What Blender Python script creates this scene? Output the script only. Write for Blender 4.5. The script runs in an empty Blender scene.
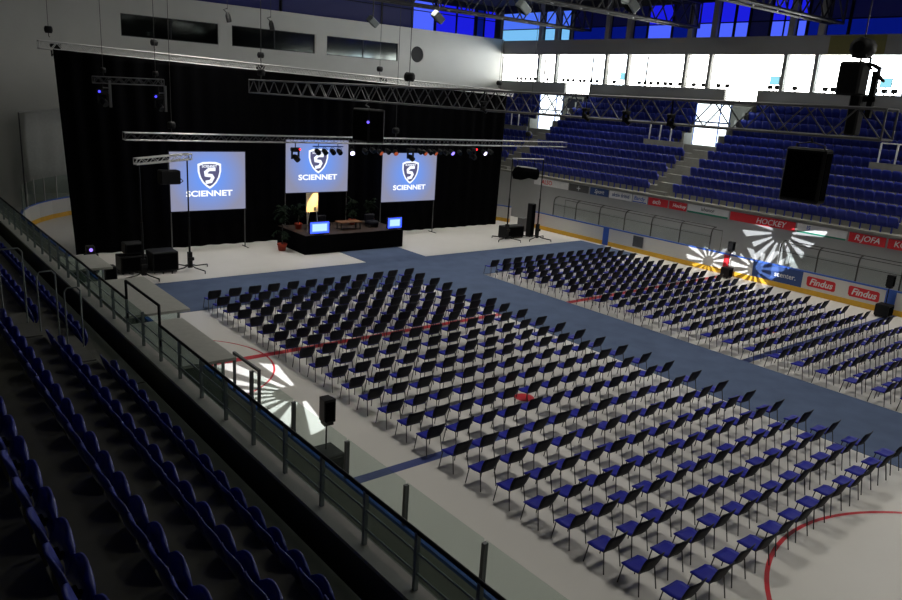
import bpy, math, random
from mathutils import Vector, Matrix
R = math.radians
C = bpy.context.scene.collection
SC = bpy.context.scene
random.seed(7)

# ------------------------------------------------------------------ helpers
class MB:
    """collects boxes, tubes and plates and becomes one mesh"""
    def __init__(s):
        s.v = []; s.f = []; s.m = []; s.sm = []; s.cur = 0
    def _add(s, vs, fs, smooth=False):
        b = len(s.v)
        s.v += [tuple(x) for x in vs]
        for f in fs:
            s.f.append(tuple(i + b for i in f)); s.m.append(s.cur); s.sm.append(smooth)
    def box(s, x0, x1, y0, y1, z0, z1, M=None):
        vs = [(x, y, z) for x in (x0, x1) for y in (y0, y1) for z in (z0, z1)]
        if M is not None: vs = [M @ Vector(v) for v in vs]
        s._add(vs, [(0, 1, 3, 2), (4, 6, 7, 5), (0, 4, 5, 1), (2, 3, 7, 6), (0, 2, 6, 4), (1, 5, 7, 3)])
        return s
    def rbox(s, x0, x1, y0, y1, z0, z1, r, M=None):
        """box with chamfered edges"""
        cx, cy, cz = (x0+x1)/2, (y0+y1)/2, (z0+z1)/2
        hx, hy, hz = (x1-x0)/2, (y1-y0)/2, (z1-z0)/2
        vs = []
        idx = {}
        for sx in (-1, 1):
            for sy in (-1, 1):
                for sz in (-1, 1):
                    for k in range(3):
                        d = [hx, hy, hz]
                        for q in range(3):
                            if q != k: d[q] -= r
                        idx[(sx, sy, sz, k)] = len(vs)
                        vs.append((cx+sx*d[0], cy+sy*d[1], cz+sz*d[2]))
        if M is not None: vs = [M @ Vector(v) for v in vs]
        fs = []
        P = [(-1, -1), (1, -1), (1, 1), (-1, 1)]
        for sg in (-1, 1):
            for k in range(3):
                ring = []
                for a, b in (P if sg > 0 else P[::-1]):
                    t = [0, 0, 0]; t[k] = sg; t[(k+1) % 3] = a; t[(k+2) % 3] = b
                    ring.append(idx[(t[0], t[1], t[2], k)])
                fs.append(tuple(ring))
        for k in range(3):
            a, b = (k+1) % 3, (k+2) % 3
            for sa in (-1, 1):
                for sb in (-1, 1):
                    t1 = [0, 0, 0]; t2 = [0, 0, 0]
                    t1[k] = -1; t2[k] = 1
                    for t in (t1, t2): t[a] = sa; t[b] = sb
                    q = (idx[(*t1, a)], idx[(*t2, a)], idx[(*t2, b)], idx[(*t1, b)])
                    fs.append(q if sa*sb > 0 else q[::-1])
        for t in [(x, y, z) for x in (-1, 1) for y in (-1, 1) for z in (-1, 1)]:
            q = (idx[(*t, 0)], idx[(*t, 1)], idx[(*t, 2)])
            fs.append(q if t[0]*t[1]*t[2] > 0 else q[::-1])
        s._add(vs, fs)
        return s
    def tube(s, pts, r, n=6, cap=True, smooth=True):
        pts = [Vector(p) for p in pts]
        rs = r if isinstance(r, (list, tuple)) else [r]*len(pts)
        vs = []; fs = []
        up = None
        for i, p in enumerate(pts):
            a = pts[max(0, i-1)]; b = pts[min(len(pts)-1, i+1)]
            t = (b-a)
            if t.length < 1e-9: t = Vector((0, 0, 1))
            t.normalize()
            if up is None:
                up = Vector((0, 0, 1)) if abs(t.z) < .9 else Vector((1, 0, 0))
            u = t.cross(up)
            if u.length < 1e-6: u = t.cross(Vector((0, 1, 0)))
            u.normalize(); w = u.cross(t); up = w
            for k in range(n):
                an = 2*math.pi*(k+.5)/n
                vs.append(p + (u*math.cos(an)+w*math.sin(an))*rs[i])
        for i in range(len(pts)-1):
            for k in range(n):
                a = i*n+k; b = i*n+(k+1) % n
                fs.append((a, a+n, b+n, b))
        s._add(vs, fs, smooth)
        if cap:
            s._add(vs[:n], [tuple(range(n))]); s._add(vs[-n:], [tuple(range(n-1, -1, -1))])
        return s
    def lathe(s, c, prof, n=12, smooth=True):
        """prof: list of (radius, z) from bottom to top about a vertical axis at c"""
        vs = []; fs = []
        for r, z in prof:
            for k in range(n):
                a = 2*math.pi*k/n
                vs.append((c[0]+r*math.cos(a), c[1]+r*math.sin(a), c[2]+z))
        for i in range(len(prof)-1):
            for k in range(n):
                a = i*n+k; b = i*n+(k+1) % n
                fs.append((a, b, b+n, a+n))
        s._add(vs, fs, smooth)
        s._add(vs[:n], [tuple(range(n-1, -1, -1))]); s._add(vs[-n:], [tuple(range(n))])
        return s
    def prism(s, poly, z0, z1):
        n = len(poly)
        vs = [(x, y, z0) for x, y in poly] + [(x, y, z1) for x, y in poly]
        fs = [tuple(range(n-1, -1, -1)), tuple(range(n, 2*n))]
        for i in range(n):
            j = (i+1) % n
            fs.append((i, j, j+n, i+n))
        s._add(vs, fs)
        return s
    def slab(s, grid, th, nrm=None):
        """grid of points [i][j] thickened along the vector th"""
        ni, nj = len(grid), len(grid[0]); t = Vector(th)
        vs = [Vector(p) for r in grid for p in r]
        vs += [v+t for v in vs]; N = ni*nj
        fs = []
        for i in range(ni-1):
            for j in range(nj-1):
                a = i*nj+j
                fs.append((a, a+1, a+nj+1, a+nj)); fs.append((a+N, a+nj+N, a+nj+1+N, a+1+N))
        rim = [j for j in range(nj)] + [i*nj+nj-1 for i in range(1, ni)] + [(ni-1)*nj+j for j in range(nj-2, -1, -1)] + [i*nj for i in range(ni-2, 0, -1)]
        for k in range(len(rim)):
            a, b = rim[k], rim[(k+1) % len(rim)]
            fs.append((b, a, a+N, b+N))
        s._add(vs, fs, True)
        return s
    def disc(s, c, nrm, r, n=16, th=.01):
        c = Vector(c); nrm = Vector(nrm).normalized()
        return s.tube([c, c+nrm*th], r, n)
    def face(s, pts):
        s._add(pts, [tuple(range(len(pts)))]); return s

def wloc(o):
    l = Vector((0, 0, 0))
    while o is not None:
        l += o.location; o = o.parent
    return l

def build(name, mb, mats, parent=None, label=None):
    """ONE mesh object; geometry was laid out in world coordinates"""
    if not isinstance(mats, (list, tuple)): mats = [mats]
    if parent is not None:
        base = wloc(parent)
    else:
        xs = [v[0] for v in mb.v]; ys = [v[1] for v in mb.v]; zs = [v[2] for v in mb.v]
        base = Vector(((min(xs)+max(xs))/2, (min(ys)+max(ys))/2, min(zs)))
    me = bpy.data.meshes.new(name)
    me.from_pydata([(v[0]-base[0], v[1]-base[1], v[2]-base[2]) for v in mb.v], [], mb.f)
    for m in mats: me.materials.append(m)
    me.polygons.foreach_set('material_index', mb.m)
    me.polygons.foreach_set('use_smooth', mb.sm)
    me.update()
    o = bpy.data.objects.new(name, me); C.objects.link(o)
    if parent is not None: o.parent = parent
    else: o.location = base
    if label: o['label'] = label
    return o

def thing(name, label, cat, loc, group=None):
    o = bpy.data.objects.new(name, None); C.objects.link(o)
    o.location = loc; o.empty_display_size = .1
    tag(o, label, cat, group)
    return o

def tag(o, label, cat, group=None):
    o['label'] = label; o['category'] = cat
    if group: o['group'] = group
    return o

def struct(name, mb, mats):
    o = build(name, mb, mats); o['kind'] = 'structure'; return o

def dup(root, loc, rz=None, label=None, group=None):
    r = root.copy(); C.objects.link(r); r.location = loc
    if rz is not None: r.rotation_euler = (0, 0, rz)
    if label: r['label'] = label
    if group: r['group'] = group
    for ch in root.children:
        c = ch.copy(); C.objects.link(c); c.parent = r
        for g in ch.children:
            d = g.copy(); C.objects.link(d); d.parent = c
    return r

def lettering(name, text, size, mat, M, parent, depth=.006, shear=0, bold=0, sx=1.0, label=None):
    cu = bpy.data.curves.new('lettering_curve', 'FONT')
    cu.body = text; cu.size = size; cu.extrude = depth; cu.align_x = 'CENTER'; cu.align_y = 'CENTER'
    cu.shear = shear; cu.offset = bold; cu.resolution_u = 3
    t = bpy.data.objects.new('lettering_curve', cu); C.objects.link(t)
    dg = bpy.context.evaluated_depsgraph_get(); dg.update()
    me = bpy.data.meshes.new_from_object(t.evaluated_get(dg))
    bpy.data.objects.remove(t); bpy.data.curves.remove(cu)
    me.transform(Matrix.Diagonal((sx, 1, 1, 1)))
    me.transform(Matrix.Translation(-wloc(parent)) @ M)
    me.materials.clear(); me.materials.append(mat)
    me.name = name
    o = bpy.data.objects.new(name, me); C.objects.link(o); o.parent = parent
    if label: o['label'] = label
    return o

def frame(origin, xdir, ydir):
    x = Vector(xdir).normalized(); y = Vector(ydir).normalized(); z = x.cross(y)
    m = Matrix((x, y, z)).transposed().to_4x4(); m.translation = Vector(origin)
    return m

ONES = ['first', 'second', 'third', 'fourth', 'fifth', 'sixth', 'seventh', 'eighth', 'ninth', 'tenth', 'eleventh', 'twelfth',
        'thirteenth', 'fourteenth', 'fifteenth', 'sixteenth', 'seventeenth', 'eighteenth', 'nineteenth']
def nth(n):
    if n < 20: return ONES[n-1]
    t, u = divmod(n, 10)
    tens = {2: 'twent', 3: 'thirt', 4: 'fort', 5: 'fift'}[t]
    return tens+'ieth' if u == 0 else tens+'y-'+ONES[u-1]

# ------------------------------------------------------------------ materials
def mat(name, col, rough=.6, metal=0., noise=.12, scale=6., emit=0., emcol=None, spec=.5):
    m = bpy.data.materials.new(name); m.use_nodes = True
    nt = m.node_tree; b = nt.nodes['Principled BSDF']
    b.inputs['Roughness'].default_value = rough; b.inputs['Metallic'].default_value = metal
    b.inputs['Specular IOR Level'].default_value = spec
    tc = nt.nodes.new('ShaderNodeTexCoord'); nz = nt.nodes.new('ShaderNodeTexNoise')
    nz.inputs['Scale'].default_value = scale; nz.inputs['Detail'].default_value = 4
    nt.links.new(tc.outputs['Object'], nz.inputs['Vector'])
    mx = nt.nodes.new('ShaderNodeMix'); mx.data_type = 'RGBA'
    mx.inputs['A'].default_value = (*[c*(1-noise) for c in col], 1)
    mx.inputs['B'].default_value = (*[min(1, c*(1+noise)) for c in col], 1)
    nt.links.new(nz.outputs['Fac'], mx.inputs['Factor'])
    nt.links.new(mx.outputs['Result'], b.inputs['Base Color'])
    if emit:
        b.inputs['Emission Color'].default_value = (*(emcol or col), 1)
        b.inputs['Emission Strength'].default_value = emit
    return m

def glow(name, col, strength):
    m = bpy.data.materials.new(name); m.use_nodes = True
    nt = m.node_tree; nt.nodes.clear()
    o = nt.nodes.new('ShaderNodeOutputMaterial'); e = nt.nodes.new('ShaderNodeEmission')
    e.inputs['Color'].default_value = (*col, 1); e.inputs['Strength'].default_value = strength
    nt.links.new(e.outputs[0], o.inputs[0]); return m

def glass(name, tint, gloss=.08):
    m = bpy.data.materials.new(name); m.use_nodes = True
    nt = m.node_tree; nt.nodes.clear()
    o = nt.nodes.new('ShaderNodeOutputMaterial'); t = nt.nodes.new('ShaderNodeBsdfTransparent')
    g = nt.nodes.new('ShaderNodeBsdfGlossy'); mx = nt.nodes.new('ShaderNodeMixShader')
    t.inputs[0].default_value = (*tint, 1); g.inputs['Roughness'].default_value = .08
    g.inputs['Color'].default_value = (.8, .9, .88, 1)
    mx.inputs[0].default_value = gloss
    nt.links.new(t.outputs[0], mx.inputs[1]); nt.links.new(g.outputs[0], mx.inputs[2]); nt.links.new(mx.outputs[0], o.inputs[0])
    return m

def floor_mat():
    m = mat('painted_ice_pad', (.62, .60, .56), .42, 0, .05, .5)
    nt = m.node_tree; b = nt.nodes['Principled BSDF']
    tc = nt.nodes['Texture Coordinate'] if 'Texture Coordinate' in nt.nodes else nt.nodes.new('ShaderNodeTexCoord')
    n2 = nt.nodes.new('ShaderNodeTexNoise'); n2.inputs['Scale'].default_value = 1.3; n2.inputs['Detail'].default_value = 8
    mp = nt.nodes.new('ShaderNodeMapRange')
    mp.inputs['To Min'].default_value = .32; mp.inputs['To Max'].default_value = .55
    nt.links.new(tc.outputs['Object'], n2.inputs['Vector']); nt.links.new(n2.outputs['Fac'], mp.inputs['Value'])
    nt.links.new(mp.outputs['Result'], b.inputs['Roughness'])
    return m

def screen_mat(cx, cy, cz):
    """projected picture: a blue disc of colour fading to grey at the edges"""
    m = bpy.data.materials.new('projected_picture'); m.use_nodes = True
    nt = m.node_tree; nt.nodes.clear()
    o = nt.nodes.new('ShaderNodeOutputMaterial'); e = nt.nodes.new('ShaderNodeEmission')
    tc = nt.nodes.new('ShaderNodeTexCoord'); mp = nt.nodes.new('ShaderNodeMapping')
    mp.inputs['Location'].default_value = (0, 0, -1.65); mp.vector_type = 'POINT'
    ln = nt.nodes.new('ShaderNodeVectorMath'); ln.operation = 'LENGTH'
    cr = nt.nodes.new('ShaderNodeValToRGB')
    cr.color_ramp.elements[0].position = .25; cr.color_ramp.elements[0].color = (.16, .33, .92, 1)
    cr.color_ramp.elements[1].position = .95; cr.color_ramp.elements[1].color = (.27, .28, .40, 1)
    md = nt.nodes.new('ShaderNodeMath'); md.operation = 'DIVIDE'; md.inputs[1].default_value = 2.1
    nt.links.new(tc.outputs['Object'], mp.inputs['Vector']); nt.links.new(mp.outputs[0], ln.inputs[0])
    nt.links.new(ln.outputs['Value'], md.inputs[0]); nt.links.new(md.outputs[0], cr.inputs[0])
    nt.links.new(cr.outputs[0], e.inputs[0]); e.inputs[1].default_value = SCREEN_E
    nt.links.new(e.outputs[0], o.inputs[0]); return m

WIN_E = 15.0        # daylight behind the lounge windows
SCREEN_E = 1.0
ADDED_LAMP_W = 170.0  # base power of the added roof lamps
ICE = floor_mat()
RED = mat('red_line_paint', (.50, .02, .03), .5)
BLUE = mat('blue_line_paint', (.03, .05, .20), .5)
CARPET = mat('blue_grey_carpet', (.085, .115, .19), .95, 0, .25, 1.2, spec=.1)
SEATBLUE = mat('blue_plastic', (.008, .012, .27), .55, spec=.2)
BACKBLUE = mat('dark_navy_plastic', (.0035, .004, .009), .6, spec=.2)
TUBE = mat('dark_steel_tube', (.045, .043, .04), .5, .3)
STANDBLUE = mat('stand_seat_blue', (.014, .028, .30), .45)
CONC = mat('concrete', (.22, .22, .195), .85, 0, .2, 3)
CURB_LIT = mat('curb_lit_tone', (.55, .53, .48), .8)  # curb concrete with a lightened colour, standing in for light falling on it
CONCD = mat('dark_concrete', (.20, .20, .165), .9, 0, .2, 3)
WALLW = mat('white_panel_wall', (.66, .66, .62), .7, 0, .05, .8)
WALLG = mat('grey_wall', (.36, .37, .37), .8, 0, .08, 1)
BEAM = mat('grey_beam', (.34, .34, .32), .7, 0, .06, 1)
DARK = mat('dark_ceiling', (.035, .035, .04), .9)
BLACK = mat('black_cloth', (.0025, .0025, .003), .95, 0, .3, 2, spec=.02)
BLK = mat('black_plastic', (.006, .006, .0065), .6, spec=.25)
ALU = mat('aluminium', (.62, .62, .62), .35, .85)
PALE = mat('pale_truss_paint', (.70, .70, .68), .5)
ALUD = mat('dark_aluminium', (.14, .14, .145), .5, .5)
BOARDW = mat('white_board', (.66, .65, .62), .4, 0, .05, 1)
CAPB = mat('blue_cap_rail', (.04, .12, .5), .4)
KICK = mat('yellow_kick_plate', (.75, .42, .03), .5)
FGLASS = glass('thin_clear_glass', (.93, .95, .94), .02)
GLASS = glass('board_glass', (.87, .92, .895), .05)
RGLASS = glass('railing_glass', (.74, .80, .78), .04)
WGLASS = glass('dark_window_glass', (.10, .12, .12), .06)
RAILG = mat('grey_green_metal', (.30, .34, .33), .5, .2)
ROOFG = mat('grey_shelter_roof', (.42, .42, .38), .8)
ADRED = mat('advert_red', (.65, .02, .03), .5)
ADWHITE = mat('advert_white', (.72, .72, .72), .5)
ADNAVY = mat('advert_navy', (.03, .07, .22), .5)
ADGREEN = mat('advert_green', (.02, .22, .14), .5)
ADGREY = mat('advert_grey', (.09, .09, .09), .5)
POT = mat('red_pot', (.45, .05, .02), .6)
LEAF = mat('palm_leaf', (.005, .011, .005), .8, spec=.1)
DECK = mat('stage_deck', (.03, .016, .01), .6)
WOOD = mat('warm_wood', (.17, .075, .03), .5)
YELL = mat('olive_panel', (.22, .20, .06), .7)
TARP = mat('white_tarpaulin', (.72, .74, .72), .8)

# ------------------------------------------------------------------ camera (measured against the rink markings)
cam = bpy.data.cameras.new('camera'); co = bpy.data.objects.new('camera', cam); C.objects.link(co)
rt = Vector((.7810994, -.6213554, .0616541)); up = Vector((.1170660, .2427171, .9630078)); fw = Vector((.6133346, .7449872, -.2623258))
Mc = Matrix((rt, up, -fw)).transposed().to_4x4(); Mc.translation = Vector((-7.160, -21.668, 8.556))
co.matrix_world = Mc
cam.sensor_width = 36; cam.lens = 756.67/902*36; cam.clip_end = 300
SC.camera = co

# ------------------------------------------------------------------ setting: floor with its rink markings
fl = MB(); fl.box(-14, 48, -40, 36, -.3, 0)
def strip(x0, x1, y0, y1, mi):
    fl.cur = mi; fl.box(x0, x1, y0, y1, 0, .004); fl.cur = 0
def ring(cx, cy, r, w, mi, a0=0, a1=360, n=96):
    fl.cur = mi
    k0 = int(a0/360*n); k1 = int(a1/360*n)
    for k in range(k0, k1):
        q = []
        for kk, rr in ((k, r-w/2), (k, r+w/2), (k+1, r+w/2), (k+1, r-w/2)):
            a = 2*math.pi*kk/n; q.append((cx+rr*math.cos(a), cy+rr*math.sin(a), .004))
        fl.face(q)
    fl.cur = 0
strip(0, 30, -.15, .15, 1)
strip(0, 30, -8.73, -8.43, 2); strip(0, 30, 8.43, 8.73, 2)
ring(0, 0, 3, .06, 1, -90, 90)
ring(8, -19.86, 4.5, .09, 1); ring(22, -19.86, 4.5, .09, 1)
for x in (8, 22):
    for y in (-6.96, 6.96):
        fl.cur = 1; fl.prism([(x+.3*math.cos(a*math.pi/8), y+.3*math.sin(a*math.pi/8)) for a in range(16)], 0, .004); fl.cur = 0
struct('floor', fl, [ICE, RED, BLUE])

ca = MB()
ca.box(13.3, 17.35, -38, 5.7, .0, .012); ca.box(2.2, 29.6, 5.7, 10.25, .0, .012); ca.box(13.4, 17.15, 10.25, 13.0, .0, .012)
tag(build('carpet', ca, CARPET), 'blue-grey carpet laid as an aisle and a cross strip before the stage', 'carpet')

# shell
struct('ceiling', MB().box(-14, 48, -40, 36, 16.4, 16.7), DARK)
struct('wall_back', MB().box(-14, 48, -40.3, -40, 0, 16.4), DARK)
struct('wall_left', MB().box(-14.3, -14, -40, 36, 0, 16.4), DARK)
# end wall behind the stage: panel wall with three long windows and a round one
ew = MB()
Y0, Y1 = 32.0, 32.25
wins = [(8.15, 14.6), (15.6, 22.14), (23.16, 29.75)]
zl, zh, ztop = 10.86, 12.24, 13.57
ew.box(-14, 41.3, Y0, Y1, 0, zl); ew.box(-14, 41.3, Y0, Y1, zh, ztop)
xs = [-14] + [c for w in wins for c in w] + [31.0]
for a, b in zip(xs[::2], xs[1::2]): ew.box(a, b, Y0, Y1, zl, zh)
cx, cz, rr = 31.66, 11.57, .72
ew.box(32.4, 41.3, Y0, Y1, zl, zh)
N = 24
pts = [(cx+rr*math.cos(2*math.pi*k/N), cz+rr*math.sin(2*math.pi*k/N)) for k in range(N)]
def sq(k):
    a = 2*math.pi*k/N; x, z = math.cos(a), math.sin(a); m = max(abs(x), abs(z))
    x, z = x/m, z/m
    return (31.7+x*.7 if True else 0, (zl+zh)/2+z*(zh-zl)/2)
# rounded opening: ring between circle and its rectangular bay
rr = .64
for k in range(N):
    a0, a1 = 2*math.pi*k/N, 2*math.pi*(k+1)/N
    p = [(31.7+rr*math.cos(a), 11.55+rr*math.sin(a)) for a in (a0, a1)]; q = [sq(k), sq(k+1)]
    ew.face([(p[0][0], Y0, p[0][1]), (q[0][0], Y0, q[0][1]), (q[1][0], Y0, q[1][1]), (p[1][0], Y0, p[1][1])][::-1])
    ew.face([(p[0][0], Y0, p[0][1]), (p[1][0], Y0, p[1][1]), (p[1][0], Y1, p[1][1]), (p[0][0], Y1, p[0][1])])
struct('wall_stage_end', ew, WALLW)
for i, (a, b) in enumerate(wins):
    w = struct('window_%d' % (i+1), MB().box(a, b, Y0+.12, Y0+.14, zl, zh), WGLASS)
    fr = MB()
    for x in (a, (a+b)/2, b): fr.box(x-.04, x+.04, Y0+.08, Y0+.18, zl, zh)
    fr.box(a, b, Y0+.08, Y0+.18, zl, zl+.05); fr.box(a, b, Y0+.08, Y0+.18, zh-.05, zh)
    build('window_frame', fr, DARK, w)
struct('window_4', MB().disc((31.7, Y0+.05, 11.55), (0, 1, 0), .66, 24, .02), BLK)
# rooms behind those windows are dark; upper clerestory beyond the end wall
struct('wall_control_rooms', MB().box(6, 34, 35.4, 35.6, 9.8, 16.4).box(6, 34, Y1, 35.4, 13.3, 13.4), DARK)

# ---- long side: lounge windows, grey beam, blue clerestory
XW = 41.3
piers = [27.4, 25.3, 19.88, 17.7, 12.5, 10.5, 5.0, 2.95, -2.5, -4.6, -10.0, -12.1]
pw = MB()
for y in piers: pw.box(XW, XW+.35, y-.12, y+.12, 10.05, 12.35)
struct('trim_1', pw, BEAM)
struct('wall_right_beam', MB().box(XW, XW+.4, -40, 32.3, 12.32, 13.46), BEAM)
# parapet under the lounge openings, with the two gaps over the stand entrances
GAPS = [(21.2, 23.9), (6.5, 8.9), (-8.5, -6.1)]
pp = MB(); ys = [32.0]
for a, b in GAPS: ys += [b, a]
ys.append(-40)
for b, a in zip(ys[::2], ys[1::2]): pp.box(XW-.1, XW+.15, a, b, 9.0, 10.05)
struct('wall_right_parapet', pp, BEAM)
struct('wall_right_lower', MB().box(XW+.2, XW+.4, -40, 20.2, 0, 9.0).box(XW+.2, XW+.4, 24.2, 32.2, 0, 9.0), CONC)
struct('floor_lounge', MB().box(XW+.42, 47.4, -40, 44.3, 8.8, 9.0), CONC)
struct('ceiling_lounge', MB().box(XW+.42, 47.4, -40, 44.3, 12.6, 12.75), WALLW)
# outer daylight windows of the lounge: panes between mullions
DAY = glow('daylight_pane', (1.0, .985, .94), WIN_E)
DAYC = glow('daylight_pane_cool', (.82, .93, 1.0), WIN_E)
n = 5
for i in range(11):
    y1 = 44.2 - i*6; y0 = y1-6
    n += 1
    w = struct('window_%d' % n, MB().box(47.0, 47.05, y0+.1, y1-.1, 9.05, 12.55), [DAY, DAYC][i % 4 == 3])
    fr = MB()
    for k in range(3):
        y = y0+k*3; fr.box(46.9, 47.0, y-.02, y+.02, 9.0, 12.6)
    build('window_frame', fr, WALLW, w)
# blue clerestory: bays of coloured panes, some with daylight behind
BL = {0: mat('dark_blue_blind', (.008, .010, .06), .6, emit=.03, emcol=(.02, .03, .5)), 5: glow('sky_blue_blind', (.08, .19, 1.0), .9),
      1: glow('blue_blind_dim', (.004, .02, .5), .30), 2: glow('blue_blind_lit', (.012, .014, .78), .9),
      3: glow('blue_blind_bright', (.075, .13, 1.0), 1.0), 4: glow('pale_blue_blind', (.20, .55, .95), .95)}
panes = [(32.4, 27.6, 5, 4), (27.0, 25.7, 5, 4), (25.1, 24.1, 5, 4), (23.7, 20.1, 0, 1), (19.7, 18.2, 0, 1), (17.5, 16.3, 0, 1),
         (16.2, 14.1, 2, 3), (14.0, 12.6, 0, 1), (12.0, 10.7, 2, 3), (10.2, 9.1, 2, 3), (9.0, 8.0, 2, 3), (7.9, 6.5, 0, 0),
         (6.4, 5.5, 2, 3), (5.5, 5.1, 2, 3), (4.6, 4.0, 2, 3), (3.9, 3.1, 0, 1), (2.7, 1.4, 0, 1), (1.3, -2.3, 0, 1), (-2.8, -4.4, 0, 1), (-4.8, -9.8, 0, 1)]
for (a, b, hi, lo) in panes:
    n += 1
    mb = MB(); mb.cur = 0; mb.box(XW+.12, XW+.14, b+.04, a-.04, 14.42, 15.75); mb.cur = 1; mb.box(XW+.12, XW+.14, b+.04, a-.04, 13.46, 14.38)
    w = struct('window_%d' % n, mb, [BL[hi], BL[lo]])
    fr = MB().box(XW+.08, XW+.18, b-.03, b+.05, 13.46, 15.75).box(XW+.08, XW+.18, a-.05, a+.03, 13.46, 15.75).box(XW+.08, XW+.18, b, a, 14.36, 14.44)
    build('window_frame', fr, BACKBLUE, w)
pw = MB()
for y in [27.3, 25.4, 19.95, 17.85, 12.35, 10.45, 4.85, 2.9, -2.5, -4.6]: pw.box(XW-.15, XW+.3, y-.2, y+.2, 13.46, 16.4)
struct('trim_2', pw, BEAM)
struct('wall_right_upper', MB().box(XW, XW+.3, -40, 32.3, 15.75, 16.4), DARK)
# olive panel on the beam at the near end
tag(build('sign_panel', MB().box(XW-.03, XW, -1.0, 2.3, 12.36, 13.42), YELL), 'plain olive panel mounted on the grey beam above the lounge', 'sign panel')
# clerestory above the end wall
eb = [(28.9, 31.8, 0), (31.95, 34.2, 3), (34.4, 36.6, 2), (36.7, 38.7, 2), (39.0, 39.8, 1), (39.9, 41.2, 2), (20, 28.8, 0), (8, 19.8, 0)]
for a, b, k in eb:
    n += 1
    w = struct('window_%d' % n, MB().box(a, b, 33.3, 33.33, 13.3, 15.9), BL[k])
    build('window_frame', MB().box(a-.06, a+.04, 33.2, 33.3, 13.3, 15.9).box(a, b, 33.2, 33.3, 15.1, 15.16), BACKBLUE, w)
struct('wall_stage_end_upper', MB().box(-14, 42, 33.4, 33.6, 13.0, 16.4), DARK)

# ------------------------------------------------------------------ far stand: steps, front wall, stairs
RX = lambda k: 32.7+.8*k        # seat line of row k
RZ = lambda k: 3.28+.5*k        # tread of row k
VOM = [(20.9, 23.6), (6.2, 8.9), (-8.8, -6.1)]     # entrances through the stand
AIS = [(20.5, 21.8), (6.2, 7.6), (-8.8, -7.4)]     # stairs down from them
def spans(cuts, a=-26.0, b=32.0):
    out = []; hi = b
    for c0, c1 in cuts:
        out.append((c1, hi)); hi = c0
    out.append((a, hi)); return out
st = MB()
for k in range(11):
    x0 = RX(k)-.45; x1 = RX(k)+.35 if k < 10 else XW
    z = RZ(k)
    for a, b in (spans(VOM) if k >= 6 else [(-26, 32)]):
        st.box(x0, x1, a, b, 0 if k < 6 else 5.7, z)
struct('stand_far', st, CONC)
for i, (a, b) in enumerate(VOM):
    mb = MB().box(37.05, 38.1, a, b, 0, 6.3)
    for yy in (a, b):       # side walls of the entrance, stepping up with the rows
        for k in range(6, 11):
            x0 = RX(k)-.45; x1 = RX(k)+.35 if k < 10 else XW
            mb.box(x0, x1, yy-.08, yy+.08, 6.3, RZ(k)+.75)
    mb.box(38.1, XW, a, b, 8.95, 9.1)
    struct('wall_entrance_%d' % (i+1), mb, CONC)
    mb = MB().box(38.1, 38.15, a+.1, b-.1, 6.3, 8.95)
    d = struct('door_%d' % (i+1), mb, glow('lit_doorway', (.86, .96, 1.0), 3.2))
    fr = MB()
    for y in (a+.08, a+(b-a)*.3, b-.06): fr.box(38.02, 38.1, y-.03, y+.03, 6.3, 8.95)
    fr.box(38.02, 38.1, a, b, 7.75, 7.85)
    build('door_frame', fr, CAPB, d)
    # landing wall with three posts beside the doorway
    mb = MB().box(36.35, 36.5, b-.9, b+2.6, 5.3, 6.45)
    rl = thing('landing_barrier', ['pale landing wall with posts beside the stage-side stand entrance', 'pale landing wall with posts beside the middle stand entrance', 'pale landing wall at the near end of the far stand'][i], 'barrier', (36.4, b+.8, RZ(4)), 'landing walls at the stand entrances')
    build('wall_panel', MB().box(36.33, 36.45, b-.6, b+2.6, RZ(4)+.003, 6.42), CONC, rl)
    for q in range(3): build('post', MB().tube([(36.39, b+.5+q*.85, 6.42), (36.39, b+.5+q*.85, 7.45)], .05), ADWHITE, rl)
    build('rail', MB().tube([(36.39, b+.5, 7.45), (36.39, b+2.2, 7.45)], .035), ADWHITE, rl)
# paler stair flights in the aisles
for i, (a, b) in enumerate(AIS):
    mb = MB()
    for k in range(6):
        x0 = RX(k)-.45
        mb.box(x0+.01, x0+.79, a, b, RZ(k), RZ(k)+.02); mb.box(x0+.01, x0+.41, a+.1, b-.1, RZ(k)+.02, RZ(k)+.26)
    tag(build('stair_flight', mb, CONC), ['pale concrete stairs of the far stand beside the black curtain', 'pale concrete stairs through the middle of the far stand', 'pale concrete stairs at the near end of the far stand'][i], 'stairs', 'stair flights of the far stand')
struct('wall_far_stand', MB().box(32.0, 32.25, -26, 32, 0, 3.3), WALLG)
struct('trim_3', MB().box(31.9, 32.3, -26, 32, 3.22, 3.34), CONC)

# adverts on the stand front
def advert(y1, y0, base, lines, label, top=3.15, bot=2.68, x=31.97, extra=None, name='advert_banner'):
    t = thing(name, label, 'advert', (x, (y0+y1)/2, bot), 'advert banners along the stand front')
    bp = build('banner_panel', MB().box(x-.03, x+.02, y0+.03, y1-.03, bot, top), base, t)
    for (txt, size, m, yc, zc, sh) in lines:
        lettering('lettering', txt, size, m, frame((x-.035, yc, zc), (0, -1, 0), (0, 0, 1)), bp, .004, sh, .004)
    if extra:
        for (a, b, z0, z1, m, nm) in extra: build(nm, MB().box(x-.04, x-.03, a, b, z0, z1), m, t)
    return t
advert(17.3, 13.95, ADWHITE, [('ALSO', .42, ADRED, 16.0, 2.92, 0)], 'white banner with red lettering nearest the black curtain',
       extra=[(13.98, 14.9, 2.7, 3.12, ADWHITE, 'white_patch')])
t = advert(13.9, 12.1, ADGREY, [], 'dark grey banner with a small white star')
sp = []
for k in range(8):
    r_ = .2 if k % 2 == 0 else .06; a_ = k*math.pi/4
    sp.append((13.0+r_*math.sin(a_), 2.92+r_*math.cos(a_)))
build('star_emblem', MB().face([(31.935, y, z) for y, z in sp]), ADWHITE, t)
advert(12.0, 10.4, ADNAVY, [('Sport', .36, ADWHITE, 11.2, 2.93, .3)], 'navy banner with slanted white script')
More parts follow.
